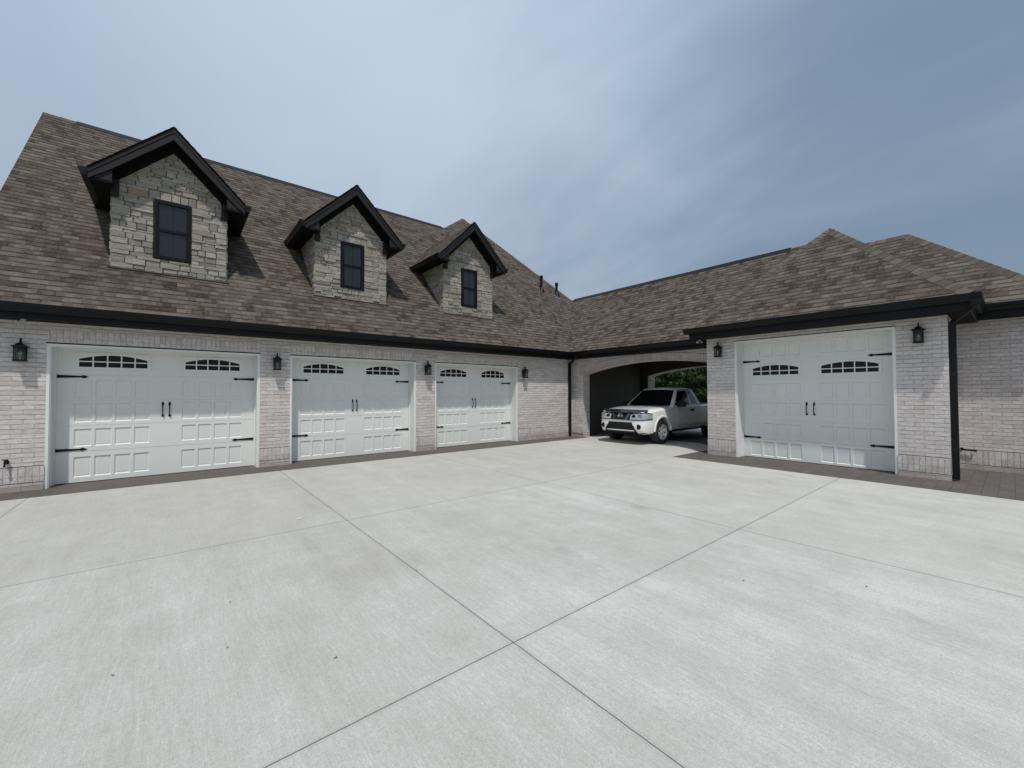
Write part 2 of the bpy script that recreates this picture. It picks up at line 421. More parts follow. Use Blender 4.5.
aw = MB(); arch_wall(aw, 15.45, 15.95, 5.05, 10.1, 5.06, 9.75, 3.0); aw.build('brick_wall', BRICK, house)
aw = MB(); arch_wall(aw, 15.41, 15.448, 5.05, 10.0, 5.06, 9.76, 2.86); aw.build('dark_lining', DARKWALL, house)  # dark sheet added over the rear brick face, standing in for shade
ab = MB()   # soldier ring over the arch, slightly proud
yc, R0, ap = 7.25, 10.77, 2.60
zc = ap - R0; a0 = math.asin((5.05-yc)/R0); a1 = math.asin((10.02-yc)/R0); n = 60
def ringpt(u, a, r): return (u, yc + r*math.sin(a), zc + r*math.cos(a))
for u, thick in ((UA-.016, .016), ):
    for i in range(n):
        a, b = a0+(a1-a0)*i/n, a0+(a1-a0)*(i+1)/n
        ri, ro = R0-.0, R0+.225
        ar, br = a*R0, b*R0
        # the ring's outer end rests on the pier beyond the jamb
        ab.face([ringpt(u,b,ri), ringpt(u,a,ri), ringpt(u,a,ro), ringpt(u,b,ro)], uv=[(br,0),(ar,0),(ar,.225),(br,.225)])
        ab.face([ringpt(u,a,ri), ringpt(u,b,ri), ringpt(UA+.01,b,ri), ringpt(UA+.01,a,ri)])
        ab.face([ringpt(u,b,ro), ringpt(u,a,ro), ringpt(UA+.01,a,ro), ringpt(UA+.01,b,ro)])
e_ = ringpt(UA-.016, a1, R0); f_ = ringpt(UA-.016, a1, R0+.225)
ab.face([e_, f_, (UA+.01, f_[1], f_[2]), (UA+.01, e_[1], e_[2])])
ab.build('arch_band', SOLD, house, weld=True)
sb = MB()
sb.box((UA-.018, JL+.001, .13), (UA+.1, VL-.02, .40)); sb.build('soldier_course', SOLD, house)
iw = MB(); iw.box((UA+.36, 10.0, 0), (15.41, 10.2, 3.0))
iw.build('dark_lining', DARKWALL, house)
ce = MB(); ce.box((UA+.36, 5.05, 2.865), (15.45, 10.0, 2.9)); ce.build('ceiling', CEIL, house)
iw = MB(); iw.box((UA+.36, 5.047, 0), (15.41, 5.075, 2.864)); iw.build('dark_lining', DARKWALL, house)  # unseen dark lining added to cut bounce light on the truck side

# right-hand garage and the far wing
D4 = (1.412, 4.357); ZD4 = 2.861
w2 = MB()
def pier2(a, b):
    w2.box((UR, a, .413), (UR+.36, b, 3.0)); w2.box((UR-.025, a, 0), (UR+.36, b, .10))
pier2(.713, D4[0]); pier2(D4[1], 5.045); w2.box((UR, D4[0], ZD4+.02), (UR+.36, D4[1], 3.0))
w2.box((UR+.36, 5.045-.3, 0), (17, 5.045, 3.0)); w2.box((UR+.36, .713, 0), (UC+.1, 1.0, 3.0))
w2.box((UC, -.33, .413), (UC+.3, .713, 3.06)); w2.box((UC-.02, -.33, 0), (UC+.3, .713, .10))
w2.box((UC+.3, -.33, 0), (17.0, -.03, 3.06)); w2.box((17.0, -.33, 0), (17.3, 5.045, 3.0))
w2.build('brick_wall', BRICK, house)
for a, b in ((.713, D4[0]), (D4[1], 5.045)): soldiers((UR-.018, a, .112), (UR+.1, b, .40))
soldiers((UC-.016, -.33, .112), (UC+.1, .713, .40))
l2 = MB(); l2.box((UR-.003, D4[0]-.01, ZD4+.001), (UR+.2, D4[1]+.01, ZD4+.018)); l2.build('steel_lintel', IRON, house)

# roofs ---------------------------------------------------------------
def roof_plane(mb, poly, E=.143, th=.007):
    P = [Vector(q) for q in poly]
    nn = Vector((0,0,0))
    for i in range(len(P)): nn += P[i].cross(P[(i+1) % len(P)])
    nn.normalize()
    if nn.z < 0: nn = -nn
    t = Vector((0,0,1)).cross(nn).normalized(); s = nn.cross(t); o0 = nn*P[0].dot(nn)
    q = [(p.dot(t), p.dot(s)) for p in P]
    area = sum(q[i][0]*q[(i+1) % len(q)][1]-q[(i+1) % len(q)][0]*q[i][1] for i in range(len(q)))
    if area < 0: q.reverse()
    b0 = min(x[1] for x in q); b1 = max(x[1] for x in q)
    def W(a, b, off): return o0 + t*a + s*b + nn*off
    k = math.floor(b0/E)
    while k*E < b1:
        lo, hi = k*E, (k+1)*E
        c = clip(clip(q, (0,1), hi), (0,-1), -lo)
        if len(c) > 2:
            off = lambda b: .004 + th*(1-(b-lo)/E)
            mb.face([W(a, b, off(b)) for a, b in c], uv=[(a, min(max(b, lo+.0005), hi-.0005)) for a, b in c])
            low = sorted([a for a, b in c if abs(b-max(lo, b0)) < 1e-6])
            if len(low) > 1:
                bb = max(lo, b0); a_, z_ = low[0], low[-1]
                mb.face([W(a_, bb, -.02), W(z_, bb, -.02), W(z_, bb, off(bb)), W(a_, bb, off(bb))], uv=[(a_, lo+.01), (z_, lo+.01), (z_, lo+.02), (a_, lo+.02)])
        k += 1
    mb.face([W(a, b, -.03) for a, b in reversed(q)])
def cap_run(mb, a, b, width=.11, lift=.012, E=.2, fall=.7):
    """overlapping cap shingles along a hip or ridge; fall = drop of the roof per metre sideways"""
    a, b = Vector(a), Vector(b); d = (b-a); L = d.length; d.normalize()
    side = d.cross(Vector((0,0,1))).normalized(); up = side.cross(d)
    n = max(1, int(L/E))
    for i in range(n):
        p, q = a + d*(L*i/n), a + d*(L*(i+1)/n)
        r = random.random()*3
        h0, h1 = lift+.010, lift
        drop = width*fall
        for sg in (1, -1):
            pts = [p+up*h0, q+up*h1, q+side*sg*width+up*(h1-drop), p+side*sg*width+up*(h0-drop)]
            mb.face(pts if sg < 0 else pts[::-1], uv=[(r,.02),(r+.2,.02),(r+.2,.1),(r,.1)])
            e = [p+up*h0, p+side*sg*width+up*(h0-drop), p+side*sg*width+up*(h0-drop-.03), p+up*(h0-.03)]
            mb.face(e, uv=[(r,.12),(r,.12),(r,.13),(r,.13)])
            f = [p+side*sg*width+up*(h0-drop), q+side*sg*width+up*(h1-drop), q+side*sg*width+up*(h1-drop-.03), p+side*sg*width+up*(h0-drop-.03)]
            mb.face(f, uv=[(r,.12),(r,.12),(r,.13),(r,.13)])

SL = 1.05; E0, ZE = 10.07, 3.08
zl = lambda y: ZE + SL*(y-E0)
RV = 15.49; RZ = zl(RV); PK = (10.64, 16.70, zl(16.70))
r1 = MB()
roof_plane(r1, [(-2.69, E0, ZE), (8.97, E0, ZE), (8.97, RV, RZ), (-2.69, RV, RZ)])
HC = (15.98, E0, ZE)
roof_plane(r1, [(8.97, E0, ZE), HC, PK, (8.97, RV, RZ)])
roof_plane(r1, [(-2.69, RV, RZ), (8.97, RV, RZ), (8.97, 20.75, 2.9), (-2.69, 20.75, 2.9)])
roof_plane(r1, [PK, HC, (15.98, 22.9, ZE)])
roof_plane(r1, [PK, (15.98, 22.9, ZE), (5.2, 22.9, ZE)])
roof_plane(r1, [PK, (5.2, 22.9, ZE), (8.97, RV, RZ)])
roof1 = r1.build('roof', SHING, house, weld=False)
def caps(par, *runs):
    m = MB()
    for a, b, w_, f in runs: cap_run(m, a, b, w_, .020, fall=f)
    m.build('hip_cap', SHINGCAP, par, weld=False)
caps(roof1, (HC, PK, .12, .7), ((8.97, RV, RZ), PK, .12, .7))
rv = MB(); rv.prism([(-2.1, RV-.12, RZ-.105), (-2.1, RV, RZ+.035), (-2.1, RV+.12, RZ-.105), (-2.1, RV, RZ-.03)], (10.9,0,0)); rv.build('ridge_vent', BRONZE, roof1)
rc = MB(); cap_run(rc, (-2.69, RV, RZ), (-2.1, RV, RZ), .11, .012, fall=1.05); rc.build('ridge_cap', SHINGCAP, roof1, weld=False)
for (vx, vy, hh) in ((12.29, 12.94, .62), (13.17, 12.88, .50)):
    v = MB(); zz = zl(vy)
    v.lathe([(.0,-.2),(.055,-.2),(.055,hh-.12),(.075,hh-.12),(.075,hh),(.04,hh+.02),(0,hh+.02)], (vx,vy,zz), n=14)
    v.lathe([(.14,-.10),(.10,.02),(.06,.10)], (vx,vy-.02,zz), n=14)
    v.build('vent_pipe', BRONZE, roof1, smooth=40)

BE, BZ = 11.12, 3.085; BRX = 13.82; BRZ = BZ + (BRX-BE)
r2 = MB()
roof_plane(r2, [(BE, 3.0, BZ), (BE, 10.09, BZ), (BRX, 12.66, BRZ), (BRX, 3.0, BRZ)])
roof_plane(r2, [(BRX, 12.66, BRZ), (BRX, 3.0, BRZ), (16.52, 3.0, BZ), (16.52, 10.09, BZ)])
roof2 = r2.build('roof', SHING, house, weld=False)
rv = MB(); rv.prism([(BRX-.12, 4.0, BRZ-.10), (BRX, 4.0, BRZ+.035), (BRX+.12, 4.0, BRZ-.10), (BRX, 4.0, BRZ-.03)], (0,8.4,0)); rv.build('ridge_vent', BRONZE, roof2)

GE, GZ0, GA, GB = 10.40, 3.277, .385, 5.375
PY = (GA+GB)/2; PX = GE + (GB-GA)/2; PZ = GZ0 + (GB-GA)/2
r3 = MB()
roof_plane(r3, [(GE, GA, GZ0), (GE, GB, GZ0), (PX, PY, PZ)])
roof_plane(r3, [(GE, GB, GZ0), (PX, PY, PZ), (16.5, PY, PZ), (16.5, GB, GZ0)])
roof_plane(r3, [(GE, GA, GZ0), (PX, PY, PZ), (16.5, PY, PZ), (16.5, GA, GZ0)])
roof3 = r3.build('roof', SHING, house, weld=False)
caps(roof3, ((GE, GA, GZ0), (PX, PY, PZ), .135, .66), ((GE, GB, GZ0), (PX, PY, PZ), .12, .66), ((PX, PY, PZ), (14.4, PY, PZ), .12, 1))

FE, FZ = 12.305, 3.325; FRX, FRV, FRZ = 14.71, 1.647, 5.689
FA = FRV-(FRZ-FZ)
r4 = MB()
roof_plane(r4, [(FE, FA, FZ), (FE, 2.9, FZ), (FRX, 2.9, FRZ), (FRX, FRV, FRZ)])
roof_plane(r4, [(FE, FA, FZ), (FRX, FRV, FRZ), (17.06, FA, FZ)])
roof_plane(r4, [(17.06, FA, FZ), (FRX, FRV, FRZ), (FRX, 2.9, FRZ), (17.06, 2.9, FZ)])
roof4 = r4.build('roof', SHING, house, weld=False)
caps(roof4, ((FE, FA, FZ), (FRX, FRV, FRZ), .135, .66), ((FRX, 2.9, FRZ), (FRX, FRV, FRZ), .12, 1))

# fascia, soffit, gutters, downspouts ---------------------------------
fa = MB(); so = MB()
yF, xF, gF, fF = E0+.025, BE+.025, GE+.02, FE+.025
fa.box((-2.69, yF, 2.83), (xF+.005, yF+.025, ZE-.01)); so.box((-2.69, yF+.025, 2.832), (11.7, VL, 2.855))
fa.box((xF, 5.3, 2.832), (xF+.025, yF, BZ-.01)); so.box((xF+.025, 5.3, 2.834), (UA, yF+.025, 2.857))
fa.box((gF, GA+.02, 2.985), (gF+.025, GB-.02, GZ0-.01)); so.box((gF+.025, GA+.045, 2.983), (UR+.05, GB-.045, 3.006))
fa.box((gF+.025, GA+.02, 2.985), (12.38, GA+.045, GZ0-.01)); so.box((UR+.05, GA+.045, 2.984), (12.38, .8, 3.007))
fa.box((gF+.025, GB-.045, 2.985), (UA, GB-.02, GZ0-.01)); so.box((UR+.05, 5.0, 2.984), (UA, GB-.045, 3.007))
fa.box((fF, FA+.02, 3.055), (fF+.025, .9, FZ-.01)); so.box((fF+.025, FA+.045, 3.05), (UC+.05, .9, 3.073))
fa.box((fF+.025, FA+.02, 3.055), (16.9, FA+.045, FZ-.01)); so.box((UC+.05, FA+.045, 3.05), (16.9, -.2, 3.073))
# rake boards of the gable end
fa.prism([(-2.695, E0+.05, ZE-.20), (-2.695, E0+.05, ZE-.0), (-2.695, RV, RZ-.035), (-2.695, RV, RZ-.26)], (.03,0,0))
fa.build('fascia', BRONZE, house); so.build('soffit', SOFF, house)
def gutter(mb, a, b, out, z, endcaps=True):
    """K-profile gutter; a->b along its back edge, out = horizontal unit vector away from the wall"""
    a, b, o = Vector((*a, 0)), Vector((*b, 0)), Vector((*out, 0))
    pr = [(0, -.135), (.072, -.135), (.086, -.085), (.112, -.045), (.118, -.012), (.118, 0), (.104, 0), (.104, -.012), (.098, -.04), (.074, -.08), (.060, -.123), (.010, -.123), (.010, .004), (0, .004)]
    A = [a + o*q + Vector((0,0,z+h)) for q, h in pr]; B = [b + o*q + Vector((0,0,z+h)) for q, h in pr]
    n = len(pr)
    for i in range(n):
        j = (i+1) % n; mb.face([A[i], A[j], B[j], B[i]])
    L = (b-a).length; d = (b-a)/L
    for q in range(1, int(L/3.05)+1):
        c = a + d*(q*3.05-.6)
        if (c-b).length < .2: continue
        for t0, t1 in ((0, .045),):
            C = [c + d*t0 + o*(x+.003 if x > .01 else x) + Vector((0,0,z+h-.002)) for x, h in pr[1:6]]; D = [p_ + d*(t1-t0) for p_ in C]
            for i in range(4): mb.face([C[i], C[i+1], D[i+1], D[i]])
    for Q in (A, B):
        mb.face([Q[0], Q[1], Q[2], Q[3], Q[4], Q[5], Q[13]])
gt = MB(); gutter(gt, (-2.70, yF-.002), (BE, yF-.002), (0,-1), ZE-.015); gt.build('gutter', BRONZE, house)
gt = MB(); gutter(gt, (xF-.002, yF-.015), (xF-.002, 5.3), (-1,0), BZ-.016); gt.build('gutter', BRONZE, house)
gt = MB(); gutter(gt, (gF-.002, GB+.098), (gF-.002, GA-.098), (-1,0), GZ0-.015); gutter(gt, (gF, GA+.018), (12.3, GA+.018), (0,-1), GZ0-.016); gutter(gt, (gF, GB-.018), (11.1, GB-.018), (0,1), GZ0-.016); gt.build('gutter', BRONZE, house)
gt = MB(); gutter(gt, (fF-.002, .40), (fF-.002, FA-.1), (-1,0), FZ-.015); gt.build('gutter', BRONZE, house)
def spout(pts, wx=.045, wy=.04, base=True):
    m = MB(); P = [Vector(q) for q in pts]; rings = []
    for p_ in P: rings.append([p_+Vector((sx*wx, sy*wy, 0)) for sx, sy in ((-1,-1),(1,-1),(1,1),(-1,1))])
    for i in range(len(P)-1):
        for k_ in range(4):
            j = (k_+1) % 4; m.face([rings[i][k_], rings[i][j], rings[i+1][j], rings[i+1][k_]])
    m.face(rings[0]); m.face(rings[-1][::-1])
    ds = m.build('downspout', BRONZE, house)
    for z in (.55, 1.9):
        x, y = pts[-1][:2]; b = MB(); b.box((x-wx-.004, y-wy-.004, z), (x+wx+.004, y+wy+.012, z+.03)); b.build('pipe_strap', BRONZE2, ds)
spout([(11.03, 9.80, 2.95), (11.05, 9.86, 2.87), (11.26, 10.36, 2.66), (11.27, 10.372, 2.54), (11.27, 10.372, .03)])
spout([(10.36, .36, 3.16), (10.36, .37, 3.06), (10.80, .655, 2.85), (10.81, .66, 2.76), (10.81, .66, .03)], .05, .045)

# dormers -------------------------------------------------------------
DV = 11.06; DW = .918; DSL = 1.01; DPK = 7.04; DHW = 1.235; DF = 10.715
def stone_poly(mb, poly, plane, depth):
    """one stone: 2-D polygon (a,z) put on the plane, chipped front edge"""
    c = (sum(q[0] for q in poly)/len(poly), sum(q[1] for q in poly)/len(poly))
    dep = depth*random.uniform(.35, 1.05)
    inn = []
    for q in poly:
        dx, dz = c[0]-q[0], c[1]-q[1]; L = math.hypot(dx, dz) or 1
        inn.append((q[0]+dx/L*.006, q[1]+dz/L*.006))
    fr = []
    for q in inn:
        dx, dz = c[0]-q[0], c[1]-q[1]; L = math.hypot(dx, dz) or 1; m = random.uniform(.006, .014)
        fr.append((q[0]+dx/L*m, q[1]+dz/L*m))
    B = [plane(a, z, -.03) for a, z in inn]; M = [plane(a, z, dep*random.uniform(.55, .8)) for a, z in inn]; F = [plane(a, z, dep*random.uniform(.92, 1.08)) for a, z in fr]
    n = len(poly)
    i0 = len(mb.v)
    mb.v += [tuple(x) for x in B+M+F]
    def add(ix): mb.f.append(tuple(i0+i for i in ix)); mb.uv.append(None); mb.mi.append(0)
    for i in range(n):
        j = (i+1) % n; add((i, j, n+j, n+i)); add((n+i, n+j, 2*n+j, 2*n+i))
    add(tuple(range(2*n, 3*n)))
def ledge(mb, a0, a1, z0, z1, plane, depth, clips=(), hole=None, lintel=None):
    z = z0
    while z < z1-.02:
        h = min(random.choice((.04,.05,.06,.07,.08,.095,.12)), z1-z)
        if z1-z-h < .05: h = z1-z
        segs = [(a0, a1)]
        if hole and z+h > hole[2]+.001 and z < hole[3]-.001:
            if z < hole[2]-.001: h = hole[2]-z
            if z+h > hole[3] > z: h = hole[3]-z
            if z >= hole[2]-.002: segs = [(a0, hole[0]), (hole[1], a1)]
        elif lintel and z >= lintel[2]-.002 and z < lintel[3]-.002:
            h = min(h, lintel[3]-z); segs = [(a0, lintel[0]), (lintel[1], a1)]
        for s0, s1 in segs:
            a = s0
            while a < s1-.01:
                ww = random.uniform(.09, .34)*(1.25 if h < .1 else 1)
                if s1-a-ww < .10: ww = s1-a
                ww = min(ww, s1-a)
                parts = [(z, z+h)]
                if h > .14 and random.random() < .4: m = z+h*random.uniform(.4,.6); parts = [(z, m), (m, z+h)]
                for p0, p1 in parts:
                    poly = [(a, p0), (a+ww, p0), (a+ww, p1), (a, p1)]
                    for nrm, dd in clips: poly = clip(poly, nrm, dd) if len(poly) > 2 else poly
                    if len(poly) > 2:
                        ar = abs(sum(poly[i][0]*poly[(i+1)%len(poly)][1]-poly[(i+1)%len(poly)][0]*poly[i][1] for i in range(len(poly))))/2
                        if ar > .002: stone_poly(mb, poly, plane, depth)
                a += ww
        z += h
    if lintel:
        n = 5; ws = [random.uniform(.8,1.3) for _ in range(n)]; t = sum(ws); a = lintel[0]
        for q in ws:
            b = a + q/t*(lintel[1]-lintel[0]); stone_poly(mb, [(a, lintel[2]), (b, lintel[2]), (b, lintel[3]-random.uniform(0,.03)), (a, lintel[3]-random.uniform(0,.03))], plane, depth); a = b
WZ0, WZ1, WX = 4.386, 5.579, .2935
def dormer(cx, seed):
    random.seed(seed)
    core = MB()
    core.prism([(cx-DW, DV, 3.98), (cx+DW, DV, 3.98), (cx+DW, DV, 5.80), (cx, DV, 6.72), (cx-DW, DV, 5.80)], (0, .02, 0))
    for sg in (-1, 1): core.box((cx+sg*DW, DV+.02, 3.9), (cx+sg*(DW-.15), 12.6, 5.74))
    dm = core.build('dormer', MORTAR, house)
    st = MB()
    pf = lambda a, z, d_: Vector((cx+a, DV-d_, z))
    ct, st_ = DSL, 1
    apex = 6.70
    ledge(st, -DW-.012, DW+.012, 4.03, 6.68, pf, .045, clips=[((DSL, 1), apex), ((-DSL, 1), apex)], hole=(-WX-.01, WX+.01, WZ0-.02, WZ1+.01), lintel=(-WX-.09, WX+.09, WZ1+.012, WZ1+.20))
    for sg in (-1, 1):
        pl = (lambda s: (lambda a, z, d_: Vector((cx+s*(DW+d_), a, z))))(sg)
        # keep only what stands above the main roof: z >= zl(a) -> -z + SL*a <= SL*E0 - ZE + .05
        ledge(st, DV-.012, 12.65, 3.98, 5.74, pl, .03, clips=[((SL, -1), SL*E0-ZE+.08)])
    st.build('stone_veneer', STONE, dm, weld=False)
    # roof of the dormer
    rf = MB(); yb = E0 + (DPK-ZE)/SL; ze = DPK-DSL*DHW; ybe = E0 + (ze-ZE)/SL
    for sg in (-1, 1):
        roof_plane(rf, [(cx, DF-.02, DPK), (cx+sg*DHW, DF-.02, ze), (cx+sg*DHW, ybe+.03, ze), (cx, yb+.03, DPK)])
    cap_run(rf, (cx, DF+.02, DPK), (cx, yb, DPK), .10, .006, fall=DSL)
    rf.build('dormer_roof', SHING, dm, weld=False)
    # rake boards, soffits, returns
    rk = MB(); sf = MB()
    for sg in (-1, 1):
        P = lambda x, y, z: (cx+sg*x, y, z)
        d0, d1 = .036, .235     # top and bottom of the rake board below the roof surface
        e_x = DHW-.01
        rk.prism([P(0,DF,DPK-d0), P(e_x,DF,DPK-d0-DSL*e_x), P(e_x,DF,DPK-d1-DSL*e_x+.02), P(e_x-.28,DF,DPK-d1-.02-DSL*(e_x-.28)), P(0,DF,DPK-d1-.03)], (0,.028,0))
        rk.prism([P(0,DF-.012,DPK-d0), P(e_x,DF-.012,DPK-d0-DSL*e_x), P(e_x,DF-.012,DPK-d0-.07-DSL*e_x), P(0,DF-.012,DPK-d0-.075)], (0,.0115,0))
        # sloping soffit under the front overhang
        sf.prism([P(0,DF+.03,DPK-.20), P(e_x-.02,DF+.03,DPK-.20-DSL*(e_x-.02)), P(e_x-.02,DF+.03,DPK-.22-DSL*(e_x-.02)), P(0,DF+.03,DPK-.22)], (0,DV-DF,0))
        # level soffit and fascia down the side
        zb = ze-.17
        sf.box(P(DW-.05, DF+.03, zb), P(DHW-.03, E0+(zb-ZE)/SL+.1, zb+.018))
        rk.box(P(DHW-.03, DF+.03, zb), P(DHW-.008, E0+(zb-ZE)/SL+.12, ze-.035))
        # cornice return and frieze end at the wall corner
        rk.box(P(DW-.10, DV-.075, 5.45), P(DW+.02, DV+.02, 5.80))
        sf.prism([P(0,DV-.065,DPK-.22), P(DW,DV-.065,DPK-.22-DSL*DW), P(DW,DV-.065,DPK-.40-DSL*DW), P(0,DV-.065,DPK-.40)], (0,.06,0))
        rk.prism([P(DW-.02,DF+.03,zb-.01), P(DHW-.01,DF+.03,zb-.01), P(DHW-.01,DF+.03,ze-.06), P(DW-.02,DF+.03,ze+.24)], (0,.02,0))
    rk.build('rake_board', BRONZE2, dm); sf.build('soffit', SOFF, dm)
    for sg in (-1, 1):
        gm = MB(); yend = ybe-.05
        gutter(gm, (cx+sg*(DHW-.006), DF-.02), (cx+sg*(DHW-.006), yend), (sg, 0), ze-.02)
        gm.prism([(cx+sg*(DHW+.02), yend-.12, ze-.15), (cx+sg*(DHW+.10), yend-.12, ze-.15), (cx+sg*(DHW+.10), yend-.04, ze-.15), (cx+sg*(DHW+.02), yend-.04, ze-.15)], (0,-.02,-.10))
        gm.build('gutter', BRONZE, dm)
    # sash window
    wf = MB(); y0 = DV-.035
    for a, b in (((-WX, WZ0), (WX, WZ0+.055)), ((-WX, WZ1-.055), (WX, WZ1)), ((-WX, WZ0+.055), (-WX+.05, WZ1-.055)), ((WX-.05, WZ0+.055), (WX, WZ1-.055))):
        wf.box((cx+a[0], y0-.02, a[1]), (cx+b[0], DV+.01, b[1]))
    zm = 4.975
    wf.box((cx-WX+.05, y0-.012, zm-.028), (cx+WX-.05, DV+.01, zm+.028))
    for sx in (-1, 1):
        wf.box((cx+sx*(WX-.05), y0-.008, WZ0+.055), (cx+sx*(WX-.078), DV+.01, zm-.028)); wf.box((cx+sx*(WX-.05), y0-.002, zm+.028), (cx+sx*(WX-.072), DV+.01, WZ1-.055))
    wf.build('window_frame', BRONZE, dm)
    gp = MB(); gp.box((cx-WX+.04, DV-.018, WZ0+.04), (cx+WX-.04, DV-.008, WZ1-.04)); gp.build('window_pane', DGLASS2, dm)
    mu = MB(); mu.box((cx-.006, DV-.024, WZ0+.056), (cx+.006, DV-.0185, zm-.029)); mu.box((cx-.006, DV-.024, zm+.029), (cx+.006, DV-.0185, WZ1-.056)); mu.build('muntin', BRONZE2, dm)
    fl = MB(); fl.box((cx-DW-.05, DV-.10, zl(DV)-.03-.1), (cx+DW+.05, DV+.01, zl(DV)-.06)); fl.build('flashing', BRONZE2, dm)
for i, cx in enumerate((-.082, 3.593, 7.28)): dormer(cx, 31+i*7)
random.seed(99)

# garage doors --------------------------------------------------------
def door_leaf(hw, ztop, rows, joints, pan, wide_rows=()):
    """front at y=0 facing -y, one sheet of flat cells with moulded panels"""
    mb = MB()
    p0, p1 = pan; n = 4; gap = .042; pw = (p1-p0-gap*(n-1))/n
    cols = []
    for k in range(n): a = p0+k*(pw+gap); cols.append((a, a+pw))
    xs = sorted([-b for a, b in cols]+[-a for a, b in cols]+[a for a, b in cols]+[b for a, b in cols]+[-hw, hw])
    zs = sorted([0, ztop]+[z for r in rows for z in r]+[z+q for z in joints for q in (-.004, .004)])
    cells = set()
    for a, b in cols:
        cells.add(round(a, 4)); cells.add(round(-b, 4))
    rz = {round(r[0], 4) for r in rows}; jz = {round(z-.004, 4) for z in joints}
    for x0, x1 in zip(xs, xs[1:]):
        for z0, z1 in zip(zs, zs[1:]):
            if round(z0, 4) in jz:
                mb.face([(x0,.007,z0),(x1,.007,z0),(x1,.007,z1),(x0,.007,z1)])
                mb.face([(x0,0,z0),(x1,0,z0),(x1,.007,z0),(x0,.007,z0)]); mb.face([(x0,.007,z1),(x1,.007,z1),(x1,0,z1),(x0,0,z1)])
            elif round(z0, 4) in rz and round(x0, 4) in cells:
                def rect(m, y): return [(x0+m,y,z0+m),(x1-m,y,z0+m),(x1-m,y,z1-m),(x0+m,y,z1-m)]
                L = [rect(0,0), rect(.012,.013), rect(.022,.017), rect(.036,.013)]
                for A, B in zip(L, L[1:]):
                    for i in range(4): j = (i+1) % 4; mb.face([A[i], A[j], B[j], B[i]])
                mb.face(L[-1])
            else: mb.face([(x0,0,z0),(x1,0,z0),(x1,0,z1),(x0,0,z1)])
    mb.box((-hw, .019, .0), (hw, .045, ztop))
    return mb
def lites(mb, x0, x1, zb, zmid, zside, ztop, glass):
    """arched ten-light window: raised frame with bars in front of dark glass"""
    n = 5; bar = .020; T = .016; fx = .05; w_ = (x1-x0)
    fz0, fz1 = zb-.045, ztop+.04
    top = lambda x: zside + (ztop-zside)*(1-((x-(x0+x1)/2)/(w_/2))**2)
    mb.box((x0-fx, -T, fz0), (x1+fx, .0, zb)); mb.box((x0-fx, -T, zb), (x0, 0, fz1)); mb.box((x1, -T, zb), (x1+fx, 0, fz1))
    lw = (w_-bar*(n-1))/n
    for k in range(n):
        a = x0+k*(lw+bar); b = a+lw
        if k < n-1: mb.box((b, -T, zb), (b+bar, 0, fz1))
        mb.box((a, -T+.001, zmid-bar/2), (b, 0, zmid+bar/2))
        for q in range(4):
            c, d_ = a+lw*q/4, a+lw*(q+1)/4
            mb.prism([(c, -T, top(c)), (d_, -T, top(d_)), (d_, -T, fz1), (c, -T, fz1)], (0, T, 0))
    glass.box((x0-.01, -.006, zb-.01), (x1+.01, -.002, ztop+.02))
def strap(mb, x0, x1, z, sg):
    """tapered strap hinge with spear tip; from x0 (hinge side) to x1 (tip)"""
    d_ = 1 if x1 > x0 else -1; t = -.009
    out = [(x0, -.028), (x1-d_*.09, -.014), (x1-d_*.075, -.030), (x1-d_*.04, -.022), (x1, 0)]
    pts = [(x, t, z+h) for x, h in out] + [(x, t, z-h) for x, h in reversed(out[:-1])]
    mb.prism(pts, (0, .0088, 0))
    for q in (.05, .17, .29): mb.lathe([(0,-.006),(.008,-.004),(.010,0)], (x0+d_*q, t, z), 'y', 8)
def pull(mb, x, z0, z1):
    for zz in (z0, z1): mb.prism([(x-.017,-.006,zz-.035),(x+.017,-.006,zz-.035),(x+.022,-.006,zz),(x,-.006,zz+.05),(x-.022,-.006,zz)] if zz == z1 else [(x-.022,-.006,zz),(x+.022,-.006,zz),(x+.017,-.006,zz+.035),(x-.017,-.006,zz+.035)][::1], (0,.0058,0))
    mb.tube([(x,-.005,z0+.02),(x,-.035,z0+.045),(x,-.048,(z0+z1)/2),(x,-.035,z1-.045),(x,-.005,z1-.02)], .011, 8)
